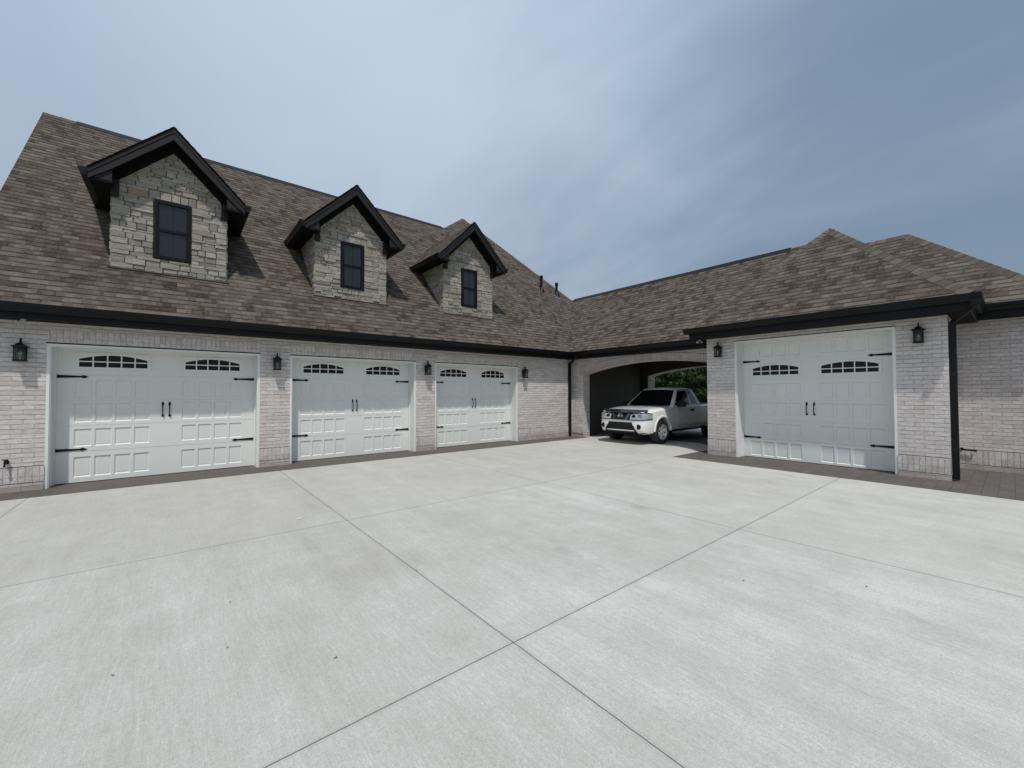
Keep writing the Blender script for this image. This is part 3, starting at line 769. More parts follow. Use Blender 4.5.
def garage_door(loc, rz, opening_hw, ztop, rows, joints, pan, win, hinges, handle, hx, dw=None):
    ft = .05; hw = opening_hw-ft; zt = ztop-ft
    leaf = door_leaf(hw, zt, rows, joints, pan).build('garage_door', DOORW)
    leaf.location = loc; leaf.rotation_euler = (0,0,rz); leaf.parent = house; leaf.matrix_parent_inverse = wm(house).inverted()
    def ch(mb, name, mat, smooth=None): return link(name, mb.mesh(name, smooth), mat, leaf, world=False)
    fr = MB(); D = .305
    for sg in (-1, 1):
        fr.box((sg*opening_hw, -D, .0), (sg*hw, .05, ztop)); fr.box((sg*(hw), -.035, .0), (sg*(hw-.022), -.004, zt-.03))
    fr.box((-hw, -D+.001, zt), (hw, .05, ztop)); fr.box((-hw, -.035, zt-.03), (hw, -.004, zt))
    for sg in (-1, 1): fr.box((sg*(opening_hw-.0), -D-.014, 0), (sg*(hw+.012), -D, ztop))
    fr.box((-opening_hw, -D-.0145, ztop-.038), (opening_hw, -D, ztop-.0005))
    ch(fr, 'door_frame', TRIMW)
    for sg in (-1, 1):
        a, b = sorted((sg*win[0], sg*win[1])); m = MB(); gl = MB(); lites(m, a, b, *win[2:], gl)
        ch(m, 'window_frame', DOORW); ch(gl, 'window_pane', DARKGLASS)
    for sg in (-1, 1):
        for zz in hinges: m = MB(); strap(m, sg*(hw-.02), sg*(hw-.02-.40), zz, sg); ch(m, 'strap_hinge', IRON)
        m = MB(); pull(m, sg*hx, *handle); ch(m, 'pull_handle', IRON, 40)
    sw = MB(); sw.box((-hw, -.006, -.004), (hw, .03, .010)); ch(sw, 'weather_seal', IRON)
    return leaf
rows = [(.10,.465), (.65,.97), (1.09,1.435), (1.535,1.86)]
d1 = garage_door((-.141, 10.745, .006), 0, 1.565, ZD, rows, (.56, 1.03, 1.485, 1.955), (.245, 1.27), (.29, 1.22, 2.10, 2.20, 2.245, 2.325), (1.92, .60), (1.15, 1.41), .052)
for a, b in DOORS[1:]:
    c = copy_tree(d1); c.location.x = (a+b)/2; c.scale.x = (b-a)/2/1.565
rows4 = [(.055,.405), (.525,.845), (1.02,1.345), (1.47,1.80), (2.455, 2.745)]
garage_door((UR+.317, 2.8845, .006), R(-90), 1.4725, ZD4, rows4, (.465, .93, 1.41, 1.90, 2.39), (.18, 1.25), (.215, 1.175, 2.01, 2.105, 2.175, 2.245), (2.352, .495), (1.075, 1.335), .07)

# ------------------------------------------------------------------ wall lanterns
def make_lantern():
    e = empty('wall_lantern', (0,0,0))
    def ch(mb, name, mat, smooth=None, par=e): return link(name, mb.mesh(name, smooth), mat, par, world=False)
    cy = -.115
    m = MB(); m.box((-.05, -.018, .10), (.05, 0, .27)); m.lathe([(0,-.03),(.02,-.028),(.025,-.018)], (0,0,.19), 'y', 12); ch(m, 'back_plate', IRON)
    m = MB()
    m.tube([(0,-.015,.21),(0,-.05,.29),(0,-.085,.345),(0,-.12,.365),(0,-.14,.345),(0,-.135,.318),(0,cy,.30)], .010, 8)
    m.tube([(0,-.085,.345),(0,-.07,.372),(0,-.05,.378)], .009, 8); ch(m, 'scroll_arm', IRON, 60)
    m = MB()
    def fr(h0, h1, r0, r1, mb):
        A = [(sx*r0, cy+sy*r0, h0) for sx, sy in ((-1,-1),(1,-1),(1,1),(-1,1))]; B = [(sx*r1, cy+sy*r1, h1) for sx, sy in ((-1,-1),(1,-1),(1,1),(-1,1))]
        for i in range(4): j = (i+1) % 4; mb.face([A[i], A[j], B[j], B[i]])
        mb.face(A[::-1]); mb.face(B)
    fr(.232, .244, .090, .090, m); fr(.2442, .262, .083, .055, m); fr(.2622, .30, .055, .02, m)
    ch(m, 'lantern_roof', IRON)
    m = MB()
    for sx, sy in ((-1,-1),(1,-1),(1,1),(-1,1)): m.box((sx*.052, cy+sy*.052, .012), (sx*.065, cy+sy*.065, .232))
    for h in (.012, .218):
        for sx in (-1, 1):
            m.box((sx*.052, cy-.052, h), (sx*.064, cy+.052, h+.012)); m.box((-.052, cy+sx*.052, h), (.052, cy+sx*.064, h+.012))
    m.box((-.072, cy-.072, -.006), (.072, cy+.072, .011)); ch(m, 'cage', IRON)
    m = MB(); m.box((-.051, cy-.051, .013), (.051, cy+.051, .230)); ch(m, 'lantern_glass', CLEARG)
    m = MB(); m.lathe([(.014,.012),(.014,.08),(.011,.081)], (0,cy,0), 'z', 10); m.lathe([(.010,.08),(.024,.115),(.022,.14),(0,.165)], (0,cy,0), 'z', 12); ch(m, 'bulb', BULB, 50)
    return e
LZ = 2.155
lan = make_lantern()
spots = [((-1.98, VL, LZ), 0, 'black caged wall lantern at the left end of the house, before the first garage door'),
         ((1.735, VL, LZ-.02), 0, 'black caged wall lantern on the brick pier between first and second left garage doors'),
         ((5.44, VL, LZ-.03), 0, 'black caged wall lantern on the brick pier between second and third left garage doors'),
         ((9.04, VL, LZ-.04), 0, 'black caged wall lantern on brick between the third door and the inside corner downspout'),
         ((UR, 4.715, 2.50), R(-90), 'black caged wall lantern on the brick pier beside the arched breezeway and the truck'),
         ((UR, 1.08, 2.51), R(-90), 'black caged wall lantern between the tall right garage door and the right downspout')]
for i, (loc, rz, lab) in enumerate(spots):
    o = lan if i == 0 else copy_tree(lan); o.location = loc; o.rotation_euler = (0,0,rz); tag(o, lab, 'lantern', 'wall lanterns on the brick piers')

# ------------------------------------------------------------------ small fittings
def flood(loc, rz, lab):
    e = empty('security_light', loc, rz); e.scale = (.62,)*3
    def ch(mb, name, mat, smooth=None): return link(name, mb.mesh(name, smooth), mat, e, world=False)
    m = MB(); m.lathe([(0,0),(.055,0),(.055,-.025),(.03,-.035),(0,-.035)], n=14); ch(m, 'mount', WHITEP, 40)
    for sg in (-1, 1):
        h = MB(); h.tube([(0,0,-.03),(sg*.05,-.01,-.06)], .012, 8); d_ = Vector((sg*.55,-.5,-.55)).normalized(); b = Vector((sg*.05,-.01,-.06))
        h.tube([b-d_*.01, b+d_*.03, b+d_*.075, b+d_*.085], .028, 12, .045); ch(h, 'lamp_head', WHITEP, 40)
    return tag(e, lab, 'security light', 'security lights under the eaves')
flood((-1.93, 10.18, 2.832), 0, 'white twin head security light under the eave above the far left lantern')
flood((10.66, 5.2, 2.983), R(-45), 'white security light under the eave corner where the arch meets the right garage')
def faucet(loc, rz, lab):
    e = empty('outdoor_faucet', loc, rz)
    def ch(mb, name, mat, smooth=None): return link(name, mb.mesh(name, smooth), mat, e, world=False)
    BR = IRON
    m = MB(); m.lathe([(0,-.012),(.03,-.012),(.034,0)], (0,0,0), 'y', 14); m.tube([(0,0,0),(0,-.07,0),(0,-.095,-.01),(0,-.105,-.045)], .013, 10); m.lathe([(.013,-.04),(.018,-.045),(.018,-.06),(.012,-.062)], (0,-.105,-.005), 'z', 12); ch(m, 'spigot', BR, 40)
    h = MB(); h.tube([(0,-.07,.0),(0,-.07,.04)], .006, 8); h.lathe([(.0,.036),(.034,.038),(.036,.046),(.03,.05),(0,.05)], (0,-.07,0), 'z', 14); ch(h, 'handle_wheel', BR, 40)
    return tag(e, lab, 'faucet')
faucet((-2.12, VL-.0, .50), 0, 'dark outdoor faucet low on the brick at the far left end')
e = empty('drain_pipe', (UC, .60, .40)); m = MB()
m.tube([(.02,.09,.0),(-.045,.09,0),(-.06,.07,0),(-.06,-.10,-.004)], .017, 10); m.lathe([(.017,-.12),(.024,-.115),(.024,-.085),(.017,-.08)], (-.06,0,-.004), 'y', 12)
link('pipe', m.mesh('pipe', 40), IRON, e, world=False)
m = MB(); m.lathe([(.0,-.012),(.036,-.010),(.036,.0)], (-.0,.09,0), 'x', 14); link('flange', m.mesh('flange', 40), IRON, e, world=False)
tag(e, 'short black pipe stub low on the recessed brick wall right of the right downspout', 'pipe')
random.seed(5)
LEAF = paint('dry_leaf', (.17,.14,.10), .8, .3, 40); LEAF2 = paint('pale_leaf', (.60,.58,.54), .8, .1, 40)
def bpx(x, y):  # ground point below a picture position, used once to place the litter
    f = 410.1; ya, pi = R(50.64), R(1.28)
    a, b = (x-512)/f, (384-y)/f
    fw = math.cos(pi)-b*math.sin(pi); up = math.sin(pi)+b*math.cos(pi); t = -1.6/up
    return (t*(fw*math.cos(ya)+a*math.sin(ya)), t*(fw*math.sin(ya)-a*math.cos(ya)))
for (px, py, lab, sc) in ((111.5,674.5,'small dry brown leaf on the lower left concrete slab',1.0), (226.5,647,'dark leaf scrap in the middle of the left slab',.8), (334.5,657.5,'curled brown leaf between the left slab middle and the crossing joints',1.2),
                      (229.5,601.5,'tiny dark leaf speck near the trowelled joint on the left slab',.8), (416,570,'dark leaf scrap lying on the long sawn joint',1.2), (743,581.5,'small dark leaf on the right hand slab',1.2), (866,588,'tiny leaf near the right edge of the driveway',1.2)):
    x, y = bpx(px, py); m = MB(); n = 9; L = .012*sc; rot = random.uniform(0, 6.28)
    pts = []
    for i in range(n):
        a = 2*math.pi*i/n; r = L*(1 if i % 2 else .62); pts.append((math.cos(a)*r*.6, math.sin(a)*r, .003+.006*random.random()))
    for i in range(n): j = (i+1) % n; m.face([(0,0,.006), pts[i], pts[j]])
    o = m.build('fallen_leaf', LEAF, weld=True); o.location = (x, y, 0); o.rotation_euler = (0,0,rot); tag(o, lab, 'leaf', 'leaf litter on the driveway')
x, y = bpx(299, 518.5); m = MB(); m.prism([(-.03,-.02,0.001),(.035,-.012,.001),(.03,.02,.001),(-.02,.028,.001)], (0,0,.014))
o = m.build('paper_scrap', LEAF2); o.location = (x, y, 0); tag(o, 'small crumpled white scrap of paper on the concrete before the doors', 'litter')

# ------------------------------------------------------------------ pickup truck
TX, TY, TRZ = 10.50, 7.61, 0.0
truck = empty('pickup_truck', (TX, TY, .045), R(TRZ))
tag(truck, 'white extended cab pickup truck parked nose out under the arched breezeway', 'pickup truck')
WHITE = paint('white_car_paint', (.86,.85,.82), .25, .02, 2, coat=1.0)
BLKP = paint('black_trim_plastic', (.010,.010,.011), .6, .2, 20, spec=.25)
RUB = paint('tyre_rubber', (.018,.018,.018), .85, .2, 30, bump=.3)
CHR = paint('chrome', (.50,.50,.51), .22, .05, 9, metal=1)
ALU = paint('alloy_wheel', (.36,.36,.37), .4, .08, 9)
CARG = m_glass('tinted_car_glass', (.006,.007,.008), .02)
LENS = paint('headlight_lens', (.33,.35,.37), .08, .45, 16, spec=.8, coat=1.0)
AMBER = paint('amber_lens', (.5,.2,.04), .2, .1, 20)
def tch(mb, name, mat, smooth=None, par=None): return link(name, mb.mesh(name, smooth), mat, par or truck, world=False)
def lut(tab, x):
    for (a, p_), (b, q_) in zip(tab, tab[1:]):
        if x <= b: 
            t = (x-a)/(b-a) if b > a else 0; t = max(0, t); return p_+(q_-p_)*t
    return tab[-1][1]
HWt = [(0,.57),(.04,.69),(.10,.775),(.2,.835),(.32,.872),(.5,.903),(.9,.925),(1.4,.922),(2.5,.915),(3.45,.915),(5.0,.91),(5.2,.88)]
ZBt = [(0,.42),(.05,.36),(.2,.31),(.5,.30),(1.3,.36),(3.4,.37),(4.6,.44),(5.2,.50)]
ZTt = [(0,.745),(.05,.86),(.12,.985),(.25,1.03),(.6,1.08),(1.0,1.115),(1.45,1.14),(1.8,1.13),(3.45,1.14),(5.2,1.16)]
SHt = [(0,.03),(.12,.05),(.3,.085),(1.0,.09),(1.45,.07),(2,.05),(5.2,.04)]
def section(l):
    hw, zb, zt, sh = lut(HWt,l), lut(ZBt,l), lut(ZTt,l), lut(SHt,l); zs = zt-sh
    q = [(0,zb),(.80*hw,zb),(.95*hw,zb+.05),(hw*.995,zb+.25*(zs-zb)),(hw*1.0,zb+.5*(zs-zb)),(hw*.99,zb+.75*(zs-zb)),(hw*.965,zs),(hw*.91,zs+.6*sh),(hw*.80,zs+.9*sh),(hw*.45,zt+.004),(0,zt+.012)]
    return q
ls = [0,.015,.04,.07,.10,.14,.2,.26,.32,.4,.5,.7,.9,1.1,1.3,1.45,1.7,2.1,2.5,2.9,3.3,3.45,3.8,4.2,4.6,5.0,5.12,5.2]
bd = MB()
secs = []
for l in ls:
    q = section(l); ring = [(l, w_, z) for w_, z in q] + [(l, -w_, z) for w_, z in reversed(q[1:-1])]; secs.append(ring)
n = len(secs[0])
for A, B in zip(secs, secs[1:]):
    for i in range(n): j = (i+1) % n; bd.face([A[i], A[j], B[j], B[i]])
bd.face(secs[0][::-1]); bd.face(secs[-1])
from mathutils.bvhtree import BVHTree
BVH = BVHTree.FromPolygons([Vector(q) for q in bd.v], [tuple(q) for q in bd.f])
def hitf(w_, z, o):          # on the nose, seen from straight ahead
    h = BVH.ray_cast(Vector((-2, w_, z)), Vector((1,0,0)))[0]
    return (h.x-o, w_, z)
def hitc(phi, z, sg, o):     # round the front corner
    c = Vector((.75, .30, z)); dv = Vector((-math.cos(phi), math.sin(phi), 0))
    h = BVH.ray_cast(c+dv*3, -dv)[0]
    h = h+dv*o; return (h.x, sg*h.y, z)
body = tch(bd, 'body', WHITE, 35)
FAX, RAX, WR, TRK = .88, 4.08, .365, .785
cut = MB()
for ax in (FAX, RAX):
    cut.lathe([(0,-.62),(.43,-.62),(.43,-1.1),(0,-1.1)], (ax,0,WR+.02), 'y', 32); cut.lathe([(0,.62),(.43,.62),(.43,1.1),(0,1.1)], (ax,0,WR+.02), 'y', 32)
cut.box((3.56,-.74,.74), (5.09,.74,1.6))
cutme = cut.mesh('cutter', 180)
co = bpy.data.objects.new('cutter', cutme); COL.objects.link(co); co.parent = truck
md = body.modifiers.new('cut', 'BOOLEAN'); md.operation = 'DIFFERENCE'; md.object = co; md.solver = 'EXACT'; md.use_self = True
dg = bpy.context.evaluated_depsgraph_get(); nm = bpy.data.meshes.new_from_object(body.evaluated_get(dg)); body.modifiers.clear()
nm.name = 'body'
if len(nm.polygons) > 100: body.data = nm
body.data.materials.clear(); body.data.materials.append(WHITE)
for p_ in body.data.polygons: p_.use_smooth = True
body.data.set_sharp_from_angle(angle=R(32))
bpy.data.objects.remove(co)
# wheel-arch lips
for ax in (FAX, RAX):
    for sg in (-1, 1):
        m = MB(); hw = lut(HWt, ax); prof = [(.42, hw-.06), (.426, hw+.006), (.44, hw+.016), (.47, hw+.010), (.50, hw-.012)]
        N = 22; a0_, a1_ = R(2), R(178)
        for i in range(N):
            a, b = a0_+(a1_-a0_)*i/N, a0_+(a1_-a0_)*(i+1)/N
            for (r0, y0), (r1_, y1) in zip(prof, prof[1:]):
                P = lambda r, y, t: (ax+r*math.cos(t), sg*y, WR+.02+r*math.sin(t))
                m.face([P(r0,y0,a), P(r0,y0,b), P(r1_,y1,b), P(r1_,y1,a)])
        tch(m, 'wheel_arch', WHITE, 50)
# cab
def lf(t): return 1.40+.66*t+.06*t*t
def lr(t): return 3.42-.08*t-.10*t*t
def hwc(t): return .865-.20*t-.04*t*t
ZB, ZR = 1.10, 1.665
def zz(t): return ZB+(ZR-ZB)*t
def front(s, t, o=0): return (lf(t)+.13*s*s*(1-.35*t)-o*.75, s*(hwc(t)-.03)*(1), zz(t)+.028*(1-s*s)*t*t+o*.6)
def side(u, t, sg, o=0):
    l0, l1 = lf(t)+.13*(1-.35*t)+.03, lr(t)-.05
    return (l0+(l1-l0)*u, sg*(hwc(t)+.012*math.sin(math.pi*u)+o), zz(t)+.3*o)
def back(s, t, o=0): return (lr(t)-.04*s*s+o, s*(hwc(t)-.03), zz(t)+.02*(1-s*s)*t*t)
cb = MB()
def loop(t):
    L = [front(-1+2*i/8, t) for i in range(9)] + [side(i/6, t, 1) for i in range(7)] + [back(1-2*i/6, t) for i in range(7)] + [side(1-i/6, t, -1) for i in range(7)]
    return L
T_ = [-.06, 0, .2, .4, .6, .8, .93, 1.0]
LP = [loop(t) for t in T_]
# roof: two shrinking rings
def shrink(L, k, dz):
    c = Vector((sum(p[0] for p in L)/len(L), 0, 0))
    return [(c.x+(p[0]-c.x)*k, p[1]*k, p[2]+dz) for p in L]
LP += [shrink(LP[-1], .965, .018), shrink(LP[-1], .85, .036), shrink(LP[-1], .5, .048)]
nL = len(LP[0])
for A, B in zip(LP, LP[1:]):
    for i in range(nL): j = (i+1) % nL; cb.face([A[i], A[j], B[j], B[i]])
cb.face(LP[-1])
tch(cb, 'cab', WHITE, 40)
def patch(fn, a0, a1, b0, b1, na, nb, off, name, mat, corner=0, **kw):
    m = MB(); G = lambda o: [[fn(a0+(a1-a0)*i/na, b0+(b1-b0)*j/nb, o) for j in range(nb+1)] for i in range(na+1)]
    A, B = G(off), G(-.01)
    for i in range(na):
        for j in range(nb): m.face([A[i][j], A[i+1][j], A[i+1][j+1], A[i][j+1]])
    for i in range(na):
        m.face([A[i][0], A[i+1][0], B[i+1][0], B[i][0]]); m.face([A[i][nb], A[i+1][nb], B[i+1][nb], B[i][nb]])
    for j in range(nb):
        m.face([A[0][j], A[0][j+1], B[0][j+1], B[0][j]]); m.face([A[na][j], A[na][j+1], B[na][j+1], B[na][j]])
    return tch(m, name, mat, 40, kw.get('par'))
patch(lambda s, t, o: front(s, t, o), -.93, .93, .07, .93, 8, 6, .006, 'windscreen', CARG)
patch(lambda s, t, o: back(s, t, o), -.85, .85, .15, .88, 6, 4, .005, 'rear_window', CARG)
for sg in (-1, 1):
    # front side window has a raked leading edge following the pillar
    patch(lambda u, t, o: side(.045+u*(.565-.045), .10+t*.80, sg, o), 0, 1, 0, 1, 6, 5, .004, 'side_window', CARG)
    patch(lambda u, t, o: side(.63+u*(.90-.63-.06*t), .14+t*.74, sg, o), 0, 1, 0, 1, 4, 5, .004, 'side_window', CARG)
    def flank(l, k, o):
        q = section(l); z0, z1 = q[2][1]+.03, q[6][1]-.005; z = z0+(z1-z0)*k
        for (wa, za), (wb, zb_) in zip(q[2:], q[3:]):
            if z <= zb_: w_ = wa+(wb-wa)*(z-za)/(zb_-za); break
        return (l, sg*(w_+o), z)
    dr = patch(flank, 1.72, 2.83, 0, 1, 6, 7, .004, 'door', WHITE)
    h = MB(); zh = .985; h.box((2.60, sg*.915, zh-.012), (2.77, sg*.945, zh+.018)); h.box((2.585, sg*.90, zh-.03), (2.785, sg*.922, zh+.034)); tch(h, 'door_handle', BLKP, par=dr)
    patch(flank, 2.845, 3.40, 0, 1, 4, 7, .004, 'rear_door', WHITE)
    # mirror
    m = MB(); m.tube([(1.80, sg*.85, 1.13), (1.80, sg*.97, 1.16)], .03, 8)
    m.prism([(1.74, sg*.95, 1.10), (1.74, sg*1.13, 1.11), (1.74, sg*1.14, 1.25), (1.74, sg*1.06, 1.275), (1.74, sg*.95, 1.26)], (.11, 0, 0)); tch(m, 'wing_mirror', BLKP)
    # headlight: wraps from the grille round the corner
    def head(a, t, o):
        phi = R(4+54*a); lo, hi = .735+.06*max(0, a-.5), .925+.05*min(1, a*1.6)-.05*max(0, a-.7)*3
        return hitc(phi, lo+(hi-lo)*t, sg, o)
    hl = patch(head, 0, 1, 0, 1, 14, 4, .012, 'headlight', LENS)
    m = MB(); G = [[head(a, t, .016) for t in (0.0, .10)] for a in steps(0, 1, 12)]
    for A, B in zip(G, G[1:]): m.face([A[0], B[0], B[1], A[1]])
    G = [[head(a, t, .016) for t in (.88, 1.0)] for a in steps(0, 1, 12)]
    for A, B in zip(G, G[1:]): m.face([A[0], B[0], B[1], A[1]])
    tch(m, 'headlight_bezel', BLKP, par=hl)
    for a, rr, mt in ((.16, .062, BLKP), (.42, .066, CHR)):
        c = head(a, .5, .014); m = MB(); m.lathe([(0,-.006),(rr*.7,-.005),(rr,.0),(rr,.02)], (c[0]-.002, c[1], c[2]), 'x', 18); tch(m, 'reflector', mt, 40, par=hl)
    m = MB(); G = [[head(a, t, .017) for t in (.2, .8)] for a in steps(.80, .96, 3)]
    for A, B in zip(G, G[1:]): m.face([A[0], B[0], B[1], A[1]])
    tch(m, 'indicator', LENS, par=hl)
    c = hitf(sg*.62, .545, 0); m = MB(); m.lathe([(0,-.004),(.05,-.006),(.058,-.002),(.072,-.012),(.080,.03)], (c[0]-.006, c[1], c[2]), 'x', 20); tch(m, 'fog_lamp', BLKP, 40)
    # tail light
    m = MB(); m.box((5.12, sg*.80, .80), (5.215, sg*.925, 1.10)); tch(m, 'tail_light', paint('red_lens', (.35,.02,.02), .2, .1, 20))
# hood shut line and stone guard
m = MB(); N = 12
for i in range(N):
    a, b = -.80+1.6*i/N, -.80+1.6*(i+1)/N
    f = lambda w_: (.075+.16*(abs(w_)/.8)**2.2, 1.0+.012*(1-(w_/.8)**2))
    (la, za), (lb, zb_) = f(a), f(b)
    m.prism([(la-.05, a, za-.045), (lb-.05, b, zb_-.045), (lb+.05, b, zb_+.03), (la+.05, a, za+.03)], (-.004, 0, .012))
tch(m, 'hood_deflector', paint('smoked_acrylic', (.012,.012,.013), .12, .1, 4, coat=.5), 60)
# grille with chrome struts and the round badge
gril = patch(lambda a, t, o: hitf((a-.5)*2*(.345+.06*t), .74+.215*t, o), 0, 1, 0, 1, 10, 5, .006, 'grille', BLKP)
m = MB()
def strip(mb, pts, o0, o1, hgt):
    """raised band following the nose through (w, z) points"""
    for (wa, za), (wb, zb_) in zip(pts, pts[1:]):
        A = [hitf(wa, za, o1), hitf(wb, zb_, o1), hitf(wb, zb_+hgt, o1), hitf(wa, za+hgt, o1)]; B = [hitf(wa, za, o0), hitf(wb, zb_, o0), hitf(wb, zb_+hgt, o0), hitf(wa, za+hgt, o0)]
        mb.face(A)
        for i in range(4): j = (i+1) % 4; mb.face([A[i], A[j], B[j], B[i]])
for k in range(4): strip(m, [(w_, .775+.042*k) for w_ in steps(-.34, .34, 6)], 0, .010, .010)
tch(m, 'grille_bar', BLKP, par=gril)
m = MB()
for sg in (-1, 1):
    A = [hitf(sg*q, z, .018) for q, z in ((.165,.742),(.235,.742),(.330,.952),(.255,.952))]; B = [hitf(sg*q, z, .0) for q, z in ((.165,.742),(.235,.742),(.330,.952),(.255,.952))]
    m.face(A)
    for i in range(4): j = (i+1) % 4; m.face([A[i], A[j], B[j], B[i]])
strip(m, [(w_, .722) for w_ in steps(-.37, .37, 8)], 0, .014, .022)
tch(m, 'chrome_strut', CHR, par=gril)
m = MB(); cz = .855; cl = hitf(0, cz, .020)[0]
m.lathe([(.056,.004),(.070,-.010),(.080,-.006),(.084,.012),(.056,.012)], (cl,0,cz), 'x', 28); m.box((cl-.014, -.104, cz-.018), (cl+.008, .104, cz+.018)); tch(m, 'badge', CHR, 40, par=gril)
# bumper openings
IB = paint('intake_black', (.005,.005,.005), .8, .1, 9)
patch(lambda a, t, o: hitf((a-.5)*2*(.45-.03*t), .575+.095*t, o), 0, 1, 0, 1, 10, 2, .004, 'air_intake', IB)
def val(a, t, o):
    w_ = (a-.5)*2*(.60-.13*t); z = .345+.235*t; h = hitf(w_, max(z, .475), o); return (h[0]+max(0, .475-z)*.30, w_, z)
patch(val, 0, 1, 0, 1, 12, 6, .010, 'lower_valance', BLKP)
m = MB(); m.prism([(.16, -.80, .36), (.05, -.60, .30), (.05, .60, .30), (.16, .80, .36)], (.3, 0, .03)); tch(m, 'skid_plate', BLKP)
# chassis shadow box, axles, rear bumper, tailgate line
m = MB(); m.box((.7,-.42,.26), (4.9,.42,.47)); m.tube([(FAX,-.7,WR),(FAX,.7,WR)], .05, 8); m.tube([(RAX,-.7,WR),(RAX,.7,WR)], .07, 8); tch(m, 'chassis', BLKP)
m = MB(); m.prism([(5.16,-.88,.50),(5.16,.88,.50),(5.16,.88,.66),(5.16,-.88,.66)], (.14,0,0)); tch(m, 'rear_bumper', CHR)
def wheel(ax, sg):
    t = MB(); r = WR; hw_ = .125
    t.lathe([(.235,-hw_*.85),(.27,-hw_),(r-.03,-hw_),(r-.008,-hw_*.8),(r,-hw_*.4),(r,hw_*.4),(r-.008,hw_*.8),(r-.03,hw_),(.27,hw_),(.235,hw_*.85)], (0,0,0), 'y', 40)
    ty = tch(t, 'wheel', RUB, 40); ty.location = (ax, sg*TRK, WR)
    m = MB(); o = sg*hw_
    m.lathe([(.238,o*.86),(.243,o*.93),(.225,o*.90),(.205,o*.35),(.20,-o*.6)], (0,0,0), 'y', 40)
    m.lathe([(0,o*.80),(.04,o*.82),(.055,o*.70),(.06,o*.3)], (0,0,0), 'y', 20)
    for k in range(6):
        a = 2*math.pi*k/6+.3; ca, sa = math.cos(a), math.sin(a)
        def P(r_, w_, y): return (r_*ca-w_*sa, y, r_*sa+w_*ca)
        m.prism([P(.03,-.035,o*.70), P(.225,-.042,o*.86), P(.225,.042,o*.86), P(.03,.035,o*.70)], (0,-o*.35,0))
    link('rim', m.mesh('rim', 35), ALU, ty, world=False)
    m = MB(); m.lathe([(0,o*.1),(.2,o*.1),(.2,o*.0),(0,o*.0)], (0,0,0), 'y', 24); link('brake_disc', m.mesh('brake_disc', 35), BLKP, ty, world=False)
for ax in (FAX, RAX):
    for sg in (-1, 1): wheel(ax, sg)

# ------------------------------------------------------------------ trees beyond the breezeway
BARK = paint('tree_bark', (.10,.08,.06), .9, .35, 8, bump=.6)
LF = [m_leaf('leaf_dark', (.018,.036,.010), (.055,.090,.022)), m_leaf('leaf_mid', (.028,.055,.012), (.085,.130,.030)), m_leaf('leaf_light', (.04,.07,.016), (.11,.15,.04))]
def tree_meshes(seed, h, rad, base):
    rnd = random.Random(seed)
    t = MB(); t.tube([(0,0,-.2),(rnd.uniform(-.05,.05),.03,h*.25),(rnd.uniform(-.2,.2),rnd.uniform(-.1,.1),h*.55),(0,0,h*.85)], h*.028, 8, h*.008)
    lf_ = MB(); clumps = []
    for k in range(64):
        u = rnd.random(); z = base+(h-base)*u
        prof = math.sin(math.pi*min(1, .12+.80*u**.85))**.6
        r = rad*prof*math.sqrt(rnd.random())*rnd.uniform(.75,1.12); a = rnd.uniform(0, 6.283)
        clumps.append(Vector((r*math.cos(a), r*math.sin(a), z)))
    for c in clumps[:16]:
        z0 = max(base*.7, c.z*.55); t.tube([(0,0,z0), (c.x*.5, c.y*.5, (z0+c.z)/2+.1), tuple(c)], h*.010, 5, h*.003)
    for c in clumps:
        cr = rnd.uniform(.5, .9)*rad*.40
        for q in range(95):
            d_ = Vector((rnd.gauss(0,1), rnd.gauss(0,1), rnd.gauss(0,.75))); d_ = d_.normalized()*cr*rnd.random()**.4
            p_ = c+d_; s = rnd.uniform(.07,.14)*(h/5.5)**.5
            nrm = (d_.normalized()*.6+Vector((rnd.gauss(0,.6), rnd.gauss(0,.6), rnd.gauss(0.4,.6)))).normalized()
            a = nrm.orthogonal().normalized(); b = nrm.cross(a); th_ = rnd.uniform(0,6.28); a, b = a*math.cos(th_)+b*math.sin(th_), b*math.cos(th_)-a*math.sin(th_)
            lf_.face([p_-a*s*1.4, p_-b*s*.8, p_+a*s*1.4, p_+b*s*.8])
    return t.mesh('trunk', 60), lf_.mesh('crown', None, False)
VAR = [tree_meshes(11, 6.2, 2.6, .7), tree_meshes(23, 5.2, 2.9, .5), tree_meshes(37, 7.0, 2.7, .9)]
for i, (tm, cm) in enumerate(VAR): tm.materials.append(BARK); cm.materials.append(LF[i])
def put_tree(x, y, v, sc, rz, lab):
    e = empty('leafy_tree', (x, y, -.06), rz); e.scale = (sc, sc, sc)
    for nm_, me in zip(('trunk', 'crown'), VAR[v]):
        o = bpy.data.objects.new(nm_, me); COL.objects.link(o); o.parent = e
    tag(e, lab, 'tree', 'trees beyond the breezeway')
TREES = [(44.0, 27.6, 1, 1.02, .3, 'bushy green tree mostly hidden behind the far brick jamb of the arched breezeway'),
         (43.0, 24.6, 0, .86, 1.9, 'deep green tree filling the left half of the arch view above the truck cab'),
         (46.0, 23.6, 1, 1.12, 4.0, 'mid green tree standing behind the two front trees of the arch view'),
         (43.5, 20.6, 0, .90, 2.2, 'dark green tree filling the right half of the arch view above the truck bed'),
         (45.0, 18.0, 1, 1.02, .9, 'bushy green tree almost hidden behind the right brick pier of the arch')]
for a in TREES: put_tree(*a)
